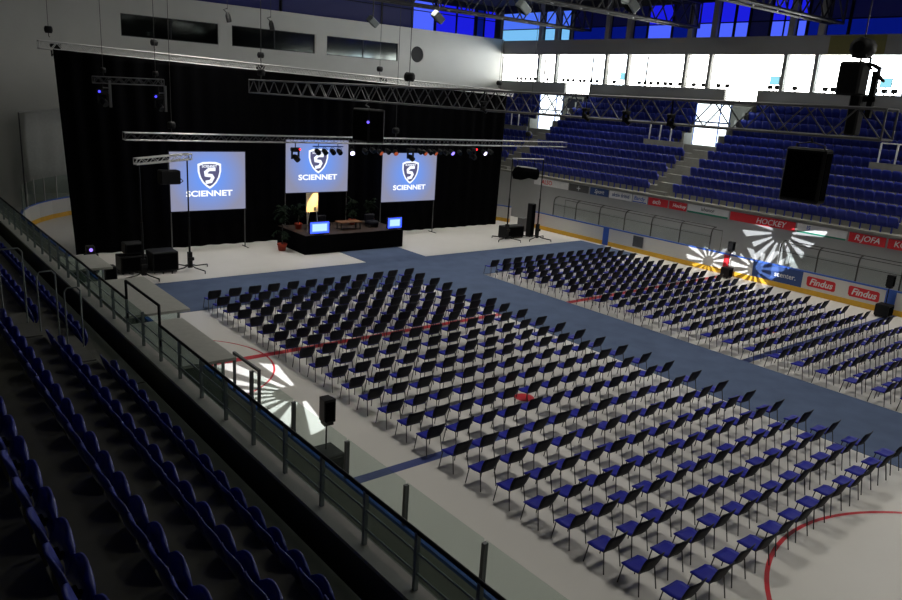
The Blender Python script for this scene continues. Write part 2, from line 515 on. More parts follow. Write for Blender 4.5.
advert(10.35, 8.5, ADWHITE, [('aktiv fritid', .34, ADNAVY, 9.4, 2.93, .1)], 'white banner with dark blue words')
advert(8.45, 7.3, ADWHITE, [('Bandy', .34, CAPB, 7.9, 2.95, .1)], 'short white banner with a blue word beside the red ones', extra=[(7.35, 8.4, 2.7, 2.76, CAPB, 'blue_stripe')])
advert(7.25, 5.75, ADRED, [('och', .4, ADWHITE, 6.6, 2.93, .2)], 'short red banner below the foot of the middle stairs')
advert(5.7, 4.42, ADRED, [('Hockey', .3, ADWHITE, 4.95, 2.92, .2)], 'short red banner with slanted white word right of the stairs')
advert(4.38, 1.62, ADWHITE, [('isbanor', .3, ADGREY, 3.0, 2.98, 0)], 'long pale banner with green lower stripe below the middle seats', extra=[(1.66, 4.34, 2.68, 2.78, ADGREEN, 'green_stripe')])
advert(1.57, -2.3, ADRED, [('HOCKEY', .42, ADWHITE, -.9, 2.9, .2)], 'long red banner with white capitals above the light patterns')
advert(-2.35, -5.0, ADWHITE, [('IS', .3, CAPB, -3.0, 2.98, 0)], 'long pale banner with green stripe between two red banners', extra=[(-4.96, -2.4, 2.68, 2.76, ADGREEN, 'green_stripe')])
advert(-5.05, -6.85, ADRED, [('R.JOFA', .40, ADWHITE, -5.95, 2.93, .25)], 'red banner lettered R.JOFA toward the right edge')
advert(-6.9, -9.3, ADRED, [('KO', .40, ADWHITE, -7.5, 2.93, .1)], 'red banner with large white letters at the right edge')

# ------------------------------------------------------------------ stadium seats
def stand_seat(proto_only=True):
    """bucket seat facing +X, seat line at x=0, tread at z=0"""
    t = thing('stadium_seat', 'x', 'stadium seat', (0, 0, 0))
    w = .24
    g = []
    for i in range(7):
        z = .36+.36*i/6
        row = []
        for j in range(7):
            u = -1+2*j/6
            ww = w*(1 if i < 4 else (1, .98, .93, .80)[i-3])
            row.append((-.02-.10*(i/6)+.045*u*u*(1 if i > 0 else .5), u*ww, z-.05*(abs(u)**3)*(i/6)))
        g.append(row)
    build('backrest', MB().slab(g, (-.022, 0, 0)), STANDBLUE, t)
    g = []
    for i in range(6):
        h = .26*i/5
        row = []
        for j in range(7):
            u = -1+2*j/6
            ww = w*(1, 1, 1, .98, .9, .66)[i]
            row.append((.045+.10*h-.03*u*u+.03*math.sin(math.pi*i/5), u*ww, .34+h-.05*abs(u)**3*(i/5)))
        g.append(row)
    build('seat_pan', MB().slab(g, (.03, 0, 0)), STANDBLUE, t)
    build('bracket', MB().box(-.03, .03, -.03, .03, 0, .41).box(-.03, .11, -.02, .02, .33, .375), TUBE, t)
    return t
NX = lambda j: -4.0-.77*j
NZ = lambda j: 3.33+.55*j
seat0 = stand_seat(); used = False
AISLE = (-8.75, -7.35)
GN = 'bucket seats of the near stand'
nnear = 0
for j, (ya, yb) in enumerate([(-18.4, 3.2), (-17.6, -1.8), (-18.0, -6.0), (-18.6, -12.5), (-18.6, -14.9)]):
    y = AISLE[0]-.3; k = 1
    lab = ['front row behind the railing', 'second row behind the railing', 'third row behind the railing', 'fourth row behind the railing', 'fifth row behind the railing'][j]
    while y > ya:
        if y < yb:
            L = 'blue bucket seat, %s on the near side of the aisle, %s' % (nth(k), lab)
            o = seat0 if not used else dup(seat0, (0, 0, 0), label=L, group=GN)
            if not used: seat0['label'] = L; seat0['group'] = GN; used = True
            o.location = (NX(j), y, NZ(j)); nnear += 1
        y -= .5; k += 1
    y = AISLE[1]+.3; k = 1
    while y < yb:
        L = 'blue bucket seat, %s on the stage side of the aisle, %s' % (nth(k), lab)
        o = dup(seat0, (NX(j), y, NZ(j)), label=L, group=GN); nnear += 1
        y += .5; k += 1
# far stand: one small mesh per seat
def far_seat_mb(x, y, z, mb):
    pts_b = [(x+.02, .24, z+.34), (x-.09, .24, z+.76), (x-.10, .17, z+.84)]
    g = [[(p[0], y+s*p[1], p[2]) for s in (-1, -.5, .5, 1)] for p in pts_b]
    mb.slab(g, (-.03, 0, 0))
    g = [[(x+.04, y+s*.235, z+.30) for s in (-1, 1)], [(x+.10, y+s*.235, z+.52) for s in (-1, 1)], [(x+.13, y+s*.16, z+.66) for s in (-1, 1)]]
    mb.slab(g, (.03, 0, 0))
    mb.box(x-.03, x+.03, y-.03, y+.03, z, z+.38)
camp = Vector(co.matrix_world.translation)
far = []
for k in range(11):
    z = RZ(k); x = RX(k)-.02+.0
    stairs = VOM if k >= 5 else AIS
    for side, (a, b) in enumerate(spans([(c0-.1, c1+.1) for c0, c1 in stairs], -12.0, 31.5)):
        m = int((b-a-.1)/.5); y = b-.3; q = 1
        while y > a+.2:
            if k == 4 and any(v1-.7 < y < v1+2.8 for v0, v1 in VOM): pass
            far.append((Vector((x, y, z))-camp, x, y, z, k, side, q))
            y -= .5; q += 1
import os
def facing(f): return f[0].length
far.sort(key=facing)
Pf = 756.67
def in_view(p):
    d = Vector(p)-camp; zz = d.dot(fw)
    u = 451+Pf*d.dot(rt)/zz; v = 300-Pf*d.dot(up)/zz
    return -15 < u < 912 and -10 < v < 610
def hidden_by_curtain(p):
    d = Vector(p)-camp; t = (17.0-camp.y)/d.y
    return t < 1 and (camp+d*t).x < 28.2
far = [f for f in far if in_view(f[1:4]) and not hidden_by_curtain(f[1:4])]
NFAR = max(0, 300-nnear)
sidename = ['beside the curtain', 'between the stairs', 'right of the stairs', 'at the near end']
f0 = MB(); far_seat_mb(0, 0, 0, f0)
fproto = None
for (_, x, y, z, k, side, q) in far[:NFAR]:
    L = 'blue stand seat, %s from left %s, %s row above adverts' % (nth(q), sidename[side], nth(k+1))
    if fproto is None:
        fproto = build('stadium_seat', f0, STANDBLUE); tag(fproto, L, 'stadium seat', 'blue seats of the far stand'); o = fproto
    else:
        o = fproto.copy(); C.objects.link(o); o['label'] = L
    o.location = (x, y, z)
rest = MB()
for (_, x, y, z, k, side, q) in far[NFAR:]: far_seat_mb(x, y, z, rest)
if rest.v:
    o = build('stadium_seat', rest, STANDBLUE); tag(o, 'remaining more distant blue seats filling the upper and stage-side far stand', 'stadium seats'); o['kind'] = 'stuff'

# ------------------------------------------------------------------ near stand
ns = MB()
for j in range(6):
    x1 = NX(j)+.65; x0 = NX(j)-.12 if j < 5 else -14
    ns.box(x0, x1, -26, 31.9, 0, NZ(j))
ns.box(NX(0)+.65, -3.05, -26, 31.9, 0, 2.7)
struct('stand_near', ns, CONCD)
struct('wall_near_parapet', MB().box(-3.03, -2.80, -26, 31.9, 0, 3.42), CONCD)
struct('trim_4', MB().box(-3.05, -2.78, -26, 31.9, 3.42, 3.47), CURB_LIT)
mb = MB()
for j in range(6):
    x1 = NX(j)+.63
    mb.box(x1-.77+.02, x1, AISLE[0], AISLE[1], NZ(j), NZ(j)+.02); mb.box(x1+.02, x1+(.36 if j else .2), AISLE[0]+.05, AISLE[1]-.05, NZ(j)-.55+.02, NZ(j)-.27)
tag(build('stair_flight', mb, CONC), 'pale concrete steps of the handrail aisle in the near stand', 'stairs')
# railing on the parapet
rl = thing('railing', 'long dark railing with glass infill on the near parapet', 'railing', (-2.9, 0, 3.47))
ZT = 4.16
posts = [y for y in [-20.2+1.0*k for k in range(43)]]
for y in posts: build('post', MB().box(-2.925, -2.875, y-.022, y+.022, 3.47, ZT), RAILG, rl)
build('top_rail', MB().tube([(-2.9, -20.6, ZT), (-2.9, -8.2, ZT)], .026).tube([(-2.9, -6.2, ZT), (-2.9, 22.5, ZT)], .026), BLK, rl)
build('raised_rail', MB().tube([(-2.9, -8.2, ZT-.4), (-2.9, -8.2, 4.54), (-2.9, -6.2, 4.54), (-2.9, -6.2, ZT-.4)], .028), BLK, rl)
for z in (3.68, 3.92): build('mid_rail', MB().tube([(-2.9, -20.6, z), (-2.9, 22.5, z)], .014, 5), RAILG, rl)
build('glass_infill', MB().box(-2.85, -2.84, -20.5, 22.4, 3.53, 4.10), RGLASS, rl)
# aisle handrails
for i, (xa, xb) in enumerate([(-5.32, -4.98), (-4.80, -4.52), (-4.40, -4.15)]):
    j = [1, 1, 0][i]
    za = NZ([1, 1, 0][i]); h = .95
    hr = thing('handrail', ['hooped steel handrail highest up the near stand aisle', 'hooped steel handrail midway down the near stand aisle', 'hooped steel handrail lowest in the near stand aisle, by the parapet'][i], 'handrail', ((xa+xb)/2, -8.0, za), 'handrails of the near aisle')
    zt = [5.72, 5.30, 4.98][i]
    for q, x in enumerate((xa, xb)):
        build('post', MB().tube([(x, -8.0, za+.01), (x, -8.0, zt-.06)], .014), RAILG, hr)
    build('top_bar', MB().tube([(xa, -8.0, zt-.06), (xa+.05, -8.0, zt), (xb-.05, -8.0, zt), (xb, -8.0, zt-.06)], .014), RAILG, hr)

# ------------------------------------------------------------------ rink boards
def board_path(pts, closed=False):
    return [Vector((*p, 0)) for p in pts]
def wall_along(path, z0, z1, th, mb, off=0):
    n_ = len(path)
    L = []; Rr = []
    for i, p in enumerate(path):
        a = path[max(0, i-1)]; b = path[min(n_-1, i+1)]
        d = (b-a).normalized(); nn = Vector((-d.y, d.x, 0))
        L.append(p+nn*(off+th)); Rr.append(p+nn*off)
    for i in range(n_-1):
        q = [Rr[i], Rr[i+1], L[i+1], L[i]]
        vs = [(v.x, v.y, z) for z in (z0, z1) for v in q]
        mb._add(vs, [(0, 3, 2, 1), (4, 5, 6, 7), (0, 1, 5, 4), (1, 2, 6, 5), (2, 3, 7, 6), (3, 0, 4, 7)])
def arc(cx, cy, r, a0, a1, n=10):
    return [(cx+r*math.cos(R(a0+(a1-a0)*k/n)), cy+r*math.sin(R(a0+(a1-a0)*k/n))) for k in range(n+1)]
def boards(name, label, pts, glassz=None, stan=None, kick=True):
    p = board_path(pts)
    c = sum(p, Vector())/len(p)
    t = thing(name, label, 'rink boards', (c.x, c.y, 0))
    m = MB(); wall_along(p, .02, 1.07, .08, m, 0); build('board_panel', m, BOARDW, t)
    m = MB(); wall_along(p, 1.07, 1.14, .12, m, -.02); build('cap_rail', m, CAPB, t)
    m = MB(); wall_along(p, .0, .26, .015, m, -.015); build('kick_plate', m, KICK, t)
    return t
# path direction keeps the ice on the right-hand side
nb = boards('rink_boards', 'white boards with blue cap rail along the near side of the floor', [(0, -26), (0, 21.5)] + arc(8.5, 21.5, 8.5, 180, 90) + [(20, 30)])
cornerglass = thing('board_glass', 'glass screen with pale posts on the rounded corner boards left of the curtain', 'glass screen', (2.5, 27, 1.14))
pth = board_path(arc(8.5, 21.5, 8.46, 180, 100, 10))
m = MB(); wall_along(pth, 1.145, 2.45, .01, m); build('glass_panel', m, GLASS, cornerglass)
for p in pth[2:]: build('post', MB().tube([(p.x, p.y, 1.145), (p.x, p.y, 2.5)], .035), ALU, cornerglass)
ng = thing('board_glass', 'clear glass screen on posts along the near boards', 'glass screen', (-.04, -10, 1.14))
gy = [-5.75, -7.9, -10.13, -12.12, -14.22, -16.3, -18.4, -20.5]
for a, b in zip(gy, gy[1:]): build('glass_panel', MB().box(-.045, -.035, b+.03, a-.03, 1.145, 1.99), GLASS, ng)
for y in gy: build('post', MB().box(-.08, 0, y-.035, y+.035, 1.145, 1.93), ALUD, ng)
tf = thing('gate_frame', 'grey steel gate frame at the end of the bench glass', 'gate frame', (-.3, -5.6, 1.14))
for y in (-6.3, -4.9): build('post', MB().box(-.13, -.07, y-.03, y+.03, 1.145, 2.1), ALUD, tf)
build('crossbar', MB().box(-.13, -.07, -6.33, -4.87, 2.1, 2.16), ALUD, tf)
build('post', MB().box(-.13, -.07, -3.70, -3.64, 1.145, 1.7), ALUD, tf)

fb = boards('rink_boards', 'white far boards with yellow kick plate and printed adverts', [(30, 15.2), (30, -26)])
corner = boards('rink_boards', 'short white board end seen past the right edge of the curtain', [(27.2, 20.5), (28.6, 19.4), (29.6, 18.0), (29.75, 17.2)])
XB = 29.98
def decal(nm, y0, y1, z0, z1, m, parent, lab=None, x=XB): return build(nm, MB().box(x-.012, x-.001, y0, y1, z0, z1), m, parent, lab)
decal('blue_line_mark', 8.4, 8.85, .02, 1.07, CAPB, fb); decal('red_line_mark', .0, .34, .3, 1.07, ADRED, fb)
decal('blue_line_mark', -8.5, -8.05, .02, 1.07, CAPB, fb)
decal('vent_panel', 5.75, 6.5, .35, 1.0, ADGREY, fb, 'dark vent panel')
na = decal('blue_advert', -4.1, -1.4, .27, 1.07, ADNAVY, fb, 'navy advert with white lettering')
lettering('lettering', 'scenter.', .36, ADWHITE, frame((XB-.016, -3.2, .66), (0, -1, 0), (0, 0, 1)), na, .003, 0, .004)
for i, yc in enumerate((-5.05, -7.1)):
    m = MB()
    pl = []
    for (sy, sz) in ((1, 1), (-1, 1), (-1, -1), (1, -1)):
        pl += [(yc+sy*.70, .66+sz*.16), ]
    pl = [(yc-.72, .48), (yc-.66, .42), (yc+.62, .42), (yc+.70, .50), (yc+.72, .86), (yc+.66, .92), (yc-.62, .90), (yc-.70, .84)]
    m.face([(XB-.014, y, z) for y, z in pl]); m.face([(XB-.002, y, z) for y, z in pl][::-1])
    for q in range(8):
        a, b = pl[q], pl[(q+1) % 8]; m.face([(XB-.014, *a), (XB-.002, *a), (XB-.002, *b), (XB-.014, *b)])
    rp = build('red_advert', m, ADRED, fb, 'red plaque lettered Findus')
    lettering('lettering', 'Findus', .44, ADWHITE, frame((XB-.02, yc, .665), (0, -1, 0), (0, 0, 1)), rp, .003, .25, .01)
# low glass with bowed posts on the far boards
for i, (ya, yb, lab) in enumerate([(13.4, 1.4, 'glass screen with bowed posts on the far boards, curtain end'), (-2.65, -14.35, 'glass screen with bowed posts above the red-plaque boards')]):
    t = thing('board_glass', lab, 'glass screen', (30.1, (ya+yb)/2, 1.14))
    y = ya; kk = 0
    m_ = int((ya-yb)/1.95); stp = (ya-yb)/m_
    for kk in range(m_+1):
        y = ya-kk*stp
        build('post', MB().tube([(30.1, y, 1.145), (30.1, y, 2.0), (30.14, y, 2.18), (30.24, y, 2.31), (30.5, y, 2.36)], .035, 6), TUBE, t)
    build('top_rail', MB().tube([(30.5, ya, 2.36), (30.5, yb, 2.36)], .02), TUBE, t)
    build('mid_rail', MB().tube([(30.1, ya, 1.85), (30.1, yb, 1.85)], .015), TUBE, t)
    build('glass_panel', MB().box(30.08, 30.09, yb, ya, 1.145, 1.95), FGLASS, t)
    build('rear_frame', MB().tube([(31.2, ya, 0.01), (31.2, ya, 2.1), (31.2, yb, 2.1), (31.2, yb, .01)], .02), TUBE, t)

# bench shelters behind the near boards
def shelter(y0, y1, xo, xi, z, label):
    t = thing('bench_shelter', label, 'shelter', ((xo+xi)/2, (y0+y1)/2, .0), 'bench shelters beside the near boards')
    build('roof', MB().box(xi, xo, y0, y1, z-.07, z), ROOFG, t)
    for x in (xi+.08, xo-.3):
        for y in (y0+.08, y1-.08): build('post', MB().box(x-.03, x+.03, y-.03, y+.03, 0.0, z-.07), RAILG, t)
    build('glass_panel', MB().box(xi+.1, xo-.32, y0+.04, y0+.05, 1.0, z-.08), RGLASS, t, 'end glass')
    build('glass_panel', MB().box(xi+.1, xo-.32, y1-.05, y1-.04, 1.0, z-.08), RGLASS, t, 'end glass')
    b = build('bench', MB().box(xi+.15, xi+.6, y0+.2, y1-.2, .40, .45).box(xi+.3, xi+.4, y0+.3, y0+.4, 0, .40).box(xi+.3, xi+.4, y1-.4, y1-.3, 0, .40), WOOD, t)
shelter(-1.35, 2.75, .12, -1.7, 2.3, 'tallest grey-roofed bench shelter, next to the end of the carpet')
shelter(-5.4, -1.75, -.26, -2.0, 2.2, 'grey-roofed bench shelter nearest the glass screen')
shelter(4.65, 6.8, -.3, -1.6, 2.25, 'small grey-roofed bench shelter farthest toward the stage')

# ------------------------------------------------------------------ floor chairs
def make_chair():
    t = thing('stacking_chair', 'x', 'chair', (0, 0, 0))
    g = []
    for i in range(5):
        y = .22-.42*i/4
        w = (.225, .25, .25, .24, .215)[i]
        g.append([(u*w, y, .455+.012*u*u-.018*math.sin(math.pi*i/4)-(.03 if i == 0 else 0)) for u in (-1, -.6, 0, .6, 1)])
    build('seat', MB().slab(g, (0, 0, -.03)), SEATBLUE, t)
    g = []
    for i in range(5):
        z = .455+.365*i/4
        w = (.205, .24, .255, .255, .24)[i]
        g.append([(u*w, -.19-.135*i/4-.035*(1-u*u), z-(.012*abs(u)**3 if i == 4 else 0)) for u in (-1, -.6, 0, .6, 1)])
    build('backrest', MB().slab(g, (0, -.022, 0)), BACKBLUE, t)
    for s in (-1, 1):
        build('front_leg', MB().tube([(s*.24, .24, 0), (s*.215, .17, .43)], .013, 5), TUBE, t)
        build('rear_leg', MB().tube([(s*.24, -.27, 0), (s*.215, -.19, .44), (s*.20, -.225, .56)], .013, 5), TUBE, t)
    build('seat_frame', MB().tube([(-.215, .17, .425), (.215, .17, .425), (.215, -.19, .425), (-.215, -.19, .425), (-.215, .17, .425)], .011, 5), TUBE, t)
    return t
ROWY = [5.73, 4.8, 3.82, 2.93, 1.92, 1.02, .15, -.66, -1.64, -2.66, -3.6, -4.51, -5.45, -6.42, -7.32, -8.24, -9.24, -10.22, -11.15, -12.05, -12.94, -13.79, -14.62, -15.53]
chairs = []
for r_ in range(24):
    for c in range(12):
        x = 3.5+c*(9.06+.3*r_/23)/11; y = ROWY[r_]+c/11*max(0, r_-16)*.052
        chairs.append((x, y, 'm', r_, c))
for r_ in range(24):
    for c in range(12):
        x = 17.68+.775*c; y = 5.56-.885*r_
        chairs.append((x, y, 'f', r_, c))
chairs = [c for c in chairs if in_view((c[0], c[1], .6)) or in_view((c[0], c[1], 0)) or in_view((c[0]-.3, c[1], .8))]
chairs.sort(key=lambda c: (Vector((c[0], c[1], .5))-camp).length)
chair0 = make_chair()
for i, (x, y, blk, r_, c) in enumerate(chairs[:300]):
    if blk == 'm':
        L = 'blue stacking chair, %s from the left in the %s row from the stage, large block' % (nth(c+1), nth(r_+1)); G = 'stacking chairs of the large block'
    else:
        L = 'blue stacking chair, %s from the aisle in the %s row from the stage, far block' % (nth(c+1), nth(r_+1)); G = 'stacking chairs of the far block'
    rz = random.uniform(-.05, .05); loc = (x+random.uniform(-.03, .03), y+random.uniform(-.03, .03), .0)
    if 13.2 < x < 17.4 or y > 5.7: loc = (loc[0], loc[1], .012)
    if i == 0:
        chair0.location = loc; chair0.rotation_euler = (0, 0, rz); chair0['label'] = L; chair0['group'] = G
    else:
        dup(chair0, loc, rz, L, G)
rest = MB()
cm = []
for ch in chair0.children:
    me = ch.data; mi = 0 if ch.name.startswith('seat') and not ch.name.startswith('seat_frame') else (1 if ch.name.startswith('backrest') else 2)
    cm.append((mi, [tuple(v.co) for v in me.vertices], [tuple(p.vertices) for p in me.polygons]))
for (x, y, blk, r_, c) in chairs[300:]:
    x += random.uniform(-.03, .03); y += random.uniform(-.03, .03); a = random.uniform(-.05, .05); ca_, sa_ = math.cos(a), math.sin(a)
    z0 = .012 if (y > 5.35 or 13.0 < x < 17.6) and y < 10.3 else 0
    for mi, vs, fs in cm:
        rest.cur = mi
        rest._add([(x+v[0]*ca_-v[1]*sa_, y+v[0]*sa_+v[1]*ca_, v[2]+z0) for v in vs], fs, mi < 2)
if rest.v:
    o = build('stacking_chair', rest, [SEATBLUE, BACKBLUE, TUBE]); o['kind'] = 'stuff'
    tag(o, 'remaining more distant blue stacking chairs of the far block and front rows', 'chairs')

# ------------------------------------------------------------------ trusses and rigging
def truss(name, label, p0, p1, w, h, bay, r, m=ALUD, group=None, mchord=None):
    p0, p1 = Vector(p0), Vector(p1); d = (p1-p0); Ln = d.length; d.normalize()
    s = Vector((-d.y, d.x, 0)).normalized(); u = s.cross(d) if s.cross(d).z < 0 else d.cross(s)
    u = Vector((0, 0, 1)) if abs(d.z) < .3 else u
    t = thing(name, label, 'truss', tuple((p0+p1)/2), group)
    cs = [(a*w/2, b*h/2) for a in (-1, 1) for b in (-1, 1)]
    for a, b in cs: build('chord', MB().tube([p0+s*a+u*b, p1+s*a+u*b], r, 6), mchord or m, t)
    mb = MB(); n_ = max(2, int(Ln/bay))
    faces = [((-w/2, -h/2), (-w/2, h/2)), ((w/2, -h/2), (w/2, h/2)), ((-w/2, -h/2), (w/2, -h/2)), ((-w/2, h/2), (w/2, h/2))]
    for i in range(n_):
        a = p0+d*(Ln*i/n_); b = p0+d*(Ln*(i+1)/n_); mm = (a+b)/2
        for (c0, c1) in faces:
            A = s*c0[0]+u*c0[1]; B = s*c1[0]+u*c1[1]
            mb.tube([a+A, mm+B], r*.55, 4, False); mb.tube([mm+B, b+A], r*.55, 4, False)
    for q in (p0, p1):
        for (c0, c1) in faces: mb.tube([q+s*c0[0]+u*c0[1], q+s*c1[0]+u*c1[1]], r*.7, 4)
    build('bracing', mb, m, t)
    return t
def hoist(x, y, z, label, ztop=16.4, s=1.0):
    t = thing('chain_hoist', label, 'hoist', (x, y, z), 'chain hoists holding up the trusses')
    build('motor_body', MB().tube([(x-.16*s, y, z+.30*s), (x-.13*s, y, z+.30*s), (x+.13*s, y, z+.30*s), (x+.16*s, y, z+.30*s)], [.09*s, .15*s, .15*s, .09*s], 10).box(x-.1*s, x+.1*s, y-.1*s, y+.1*s, z+.15*s, z+.32*s), BLK, t)
    build('chain', MB().tube([(x, y, z+.4*s), (x, y, ztop)], .012, 4), TUBE, t)
    build('hook', MB().tube([(x, y, z+.2*s), (x, y, z+.02*s), (x+.04*s, y, z-.02*s)], .018*s, 5), TUBE, t)
    return t
truss('lighting_truss', 'long box truss running overhead toward the stage above the chairs', (8.25, -15.45, 8.50), (8.25, 12.25, 8.33), .5, .56, 1.0, .03)
truss('lighting_truss', 'thin truss spanning above the stage with the row of lamps', (2.4, 12.2, 6.0), (29.3, 12.2, 5.9), .35, .30, .55, .022, ALUD, None, ALU)
truss('lighting_truss', 'pale truss along the top edge of the black curtain', (.45, 17.45, 9.55), (29.2, 17.45, 8.82), .3, .32, .5, .036, PALE)
truss('lighting_truss', 'short dark truss hanging at the upper left before the curtain', (1.4, 12.5, 8.22), (4.2, 12.5, 8.26), .3, .26, .4, .02)
for i, (x, y, z) in enumerate([(8.25, -14.7, 9.50), (8.25, 0, 8.72), (8.25, 11.5, 8.66)]):
    hoist(x, y, z, ['large round black chain hoist above the right end of the long truss', 'chain hoist at the middle of the long truss', 'chain hoist at the stage end of the long truss'][i], s=[1.25, 1, 1][i])
for i, x in enumerate((4.4, 16.2, 26.0)):
    hoist(x, 12.2, 6.2, ['left chain hoist of the stage truss', 'middle chain hoist of the stage truss, above the third screen', 'right chain hoist of the stage truss'][i])
for i, (x, z) in enumerate([(.9, 9.75), (5.5, 9.6), (11.0, 9.45), (18.5, 9.25), (28.0, 9.0)]):
    hoist(x, 17.45, z+.16, 'chain hoist, %s from the left along the top of the curtain' % nth(i+1))
for x in (1.8, 3.9):
    hoist(x, 12.5, 8.4, ['left hoist of the short upper-left truss', 'right hoist of the short upper-left truss'][x > 3], s=.7)

# flown loudspeakers
def flown(x0, x1, y0, y1, z0, z1, label, led=None):
    t = thing('flown_loudspeaker', label, 'loudspeaker', ((x0+x1)/2, (y0+y1)/2, z0), 'loudspeakers hung from the long truss')
    build('cabinet', MB().rbox(x0, x1, y0, y1, z0, z1, .04), BLK, t)
    build('grille', MB().box(x0-.012, x0, y0+.06, y1-.06, z0+.08, z1-.08).box(x0+.06, x1-.06, y0-.012, y0, z0+.08, z1-.08), BLACK, t)
    build('flying_frame', MB().tube([(x0+.03, y0+.1, z0+.2), (x0+.03, y0+.05, z1+.06), (x0+.2, (y0+y1)/2, z1+.12)], .02).tube([(x1-.03, y1-.1, z0+.2), (x1-.03, y1-.05, z1+.06), (x0+.2, (y0+y1)/2, z1+.12)], .02).tube([(x0+.2, (y0+y1)/2, z1+.10), (8.25, (y0+y1)/2, 8.15)], .02), TUBE, t)
    if led: build('indicator_lamp', MB().disc(led, (-.6, -.8, 0), .05, 8, .02), glow('violet_led', (.14, .09, 1), 2.2), t)
flown(8.1, 8.45, -14.45, -13.62, 6.86, 7.95, 'large black loudspeaker hung from the truss against the far stand seats')
flown(7.9, 8.6, 1.9, 3.0, 6.65, 7.85, 'black loudspeaker with violet light hung before the middle of the curtain', (7.85, 1.85, 7.4))
t = thing('moving_light', 'black boxy lamp head rising from the near end of the truss before the bright windows', 'lamp', (8.25, -14.75, 8.7))
build('head', MB().rbox(8.05, 8.45, -14.84, -14.40, 9.0, 9.62, .04), BLK, t)
build('stem', MB().rbox(8.12, 8.38, -14.90, -14.68, 8.26, 9.02, .03), BLK, t)
build('side_arm', MB().box(8.2, 8.3, -15.08, -14.98, 8.6, 9.45).box(8.2, 8.3, -15.08, -14.8, 8.9, 9.0), BLK, t)
t = thing('cable_hook', 'small hooked clamp beside the boxy lamp head', 'clamp', (8.25, -15.1, 9.2))
build('clamp_arm', MB().tube([(8.25, -14.84, 9.60), (8.25, -14.95, 9.56), (8.25, -15.08, 9.5), (8.25, -15.05, 9.38), (8.25, -15.2, 9.27)], [.02, .035, .05, .06, .02], 6).tube([(8.25, -14.84, 9.58), (8.25, -14.95, 9.48)], .02), BLK, t)

# lamps under the stage truss
ZCH = lambda x: 5.85-.1*(x-2.4)/26.9
def par(x, y, z, label, lit=None, yaw=0, zt=None, group='lamps under the stage truss'):
    zt = zt or ZCH(x)
    t = thing('par_lamp', label, 'stage lamp', (x, y, z), group)
    d = Vector((math.sin(yaw)*.9, -.85, -.45)).normalized(); c = Vector((x, y, z))
    cn = build('can', MB().tube([c-d*.16, c-d*.08, c+d*.18], [.06, .12, .13], 10), BLK, t)
    build('bracket', MB().tube([(x-.15, y, z), (x-.15, y, z+.12), (x, y, zt)], .012, 4).tube([(x+.15, y, z), (x+.15, y, z+.12), (x, y, zt)], .012, 4), BLK, t)
    build('lens', MB().disc(c+d*.182, d, .115, 12, .006), lit or WGLASS, cn)
    return t
WHT = glow('lamp_white', (.72, .66, 1.0), 4.0); VIO = glow('lamp_violet', (.25, .18, 1.0), 2.5); ORG = glow('lamp_orange', (1.0, .2, .08), .35); RDL = glow('lamp_red_led', (1, .02, .03), 4.0)
pb = thing('lamp_bar', 'short blue-grey bar holding four round lamps before the middle screen', 'lamp bar', (12.05, 12.2, 5.6))
build('bar', MB().tube([(11.2, 12.025, 5.66), (12.9, 12.025, 5.66)], .03), CAPB, pb)
build('hanger', MB().tube([(11.5, 12.025, 5.66), (11.5, 12.025, 5.82)], .02).tube([(12.6, 12.025, 5.66), (12.6, 12.025, 5.82)], .02), BLK, pb)
lampx = [(11.45, 5.42, None), (11.85, 5.42, None), (12.3, 5.42, None), (12.68, 5.42, None)]
for i, (x, z, l) in enumerate(lampx): par(x, 12.025, z, 'round black lamp, %s on the four-lamp bar' % nth(i+1), l, zt=5.64)
seq = [(13.42, 5.42, WHT, 'lit white lamp between the middle and right screens'), (14.2, 5.45, None, ''), (14.65, 5.5, None, ''), (15.1, 5.42, ORG, ''), (15.6, 5.45, None, ''), (16.1, 5.4, ORG, ''),
       (17.7, 5.45, None, ''), (18.0, 5.4, ORG, ''), (18.4, 5.42, None, ''), (18.7, 5.4, ORG, ''), (19.1, 5.45, None, ''), (19.5, 5.4, None, ''), (19.2, 5.4, None, ''),
       (18.96, 5.38, None, ''), (19.9, 5.42, VIO, 'small violet lamp above the right edge of the right screen'), (20.5, 5.4, None, ''), (21.2, 5.45, None, ''), (22.32, 5.42, WHT, 'brightest lamp, right of all three screens under the truss'), (22.8, 5.45, None, '')]
q = 0
for x, z, l, lab in seq:
    if x in (19.2, 18.96): continue
    q += 1
    par(x, 12.025, z, lab or ('dark stage lamp, %s from the left in the row right of the bar' % nth(q)), l, random.uniform(-.3, .3))
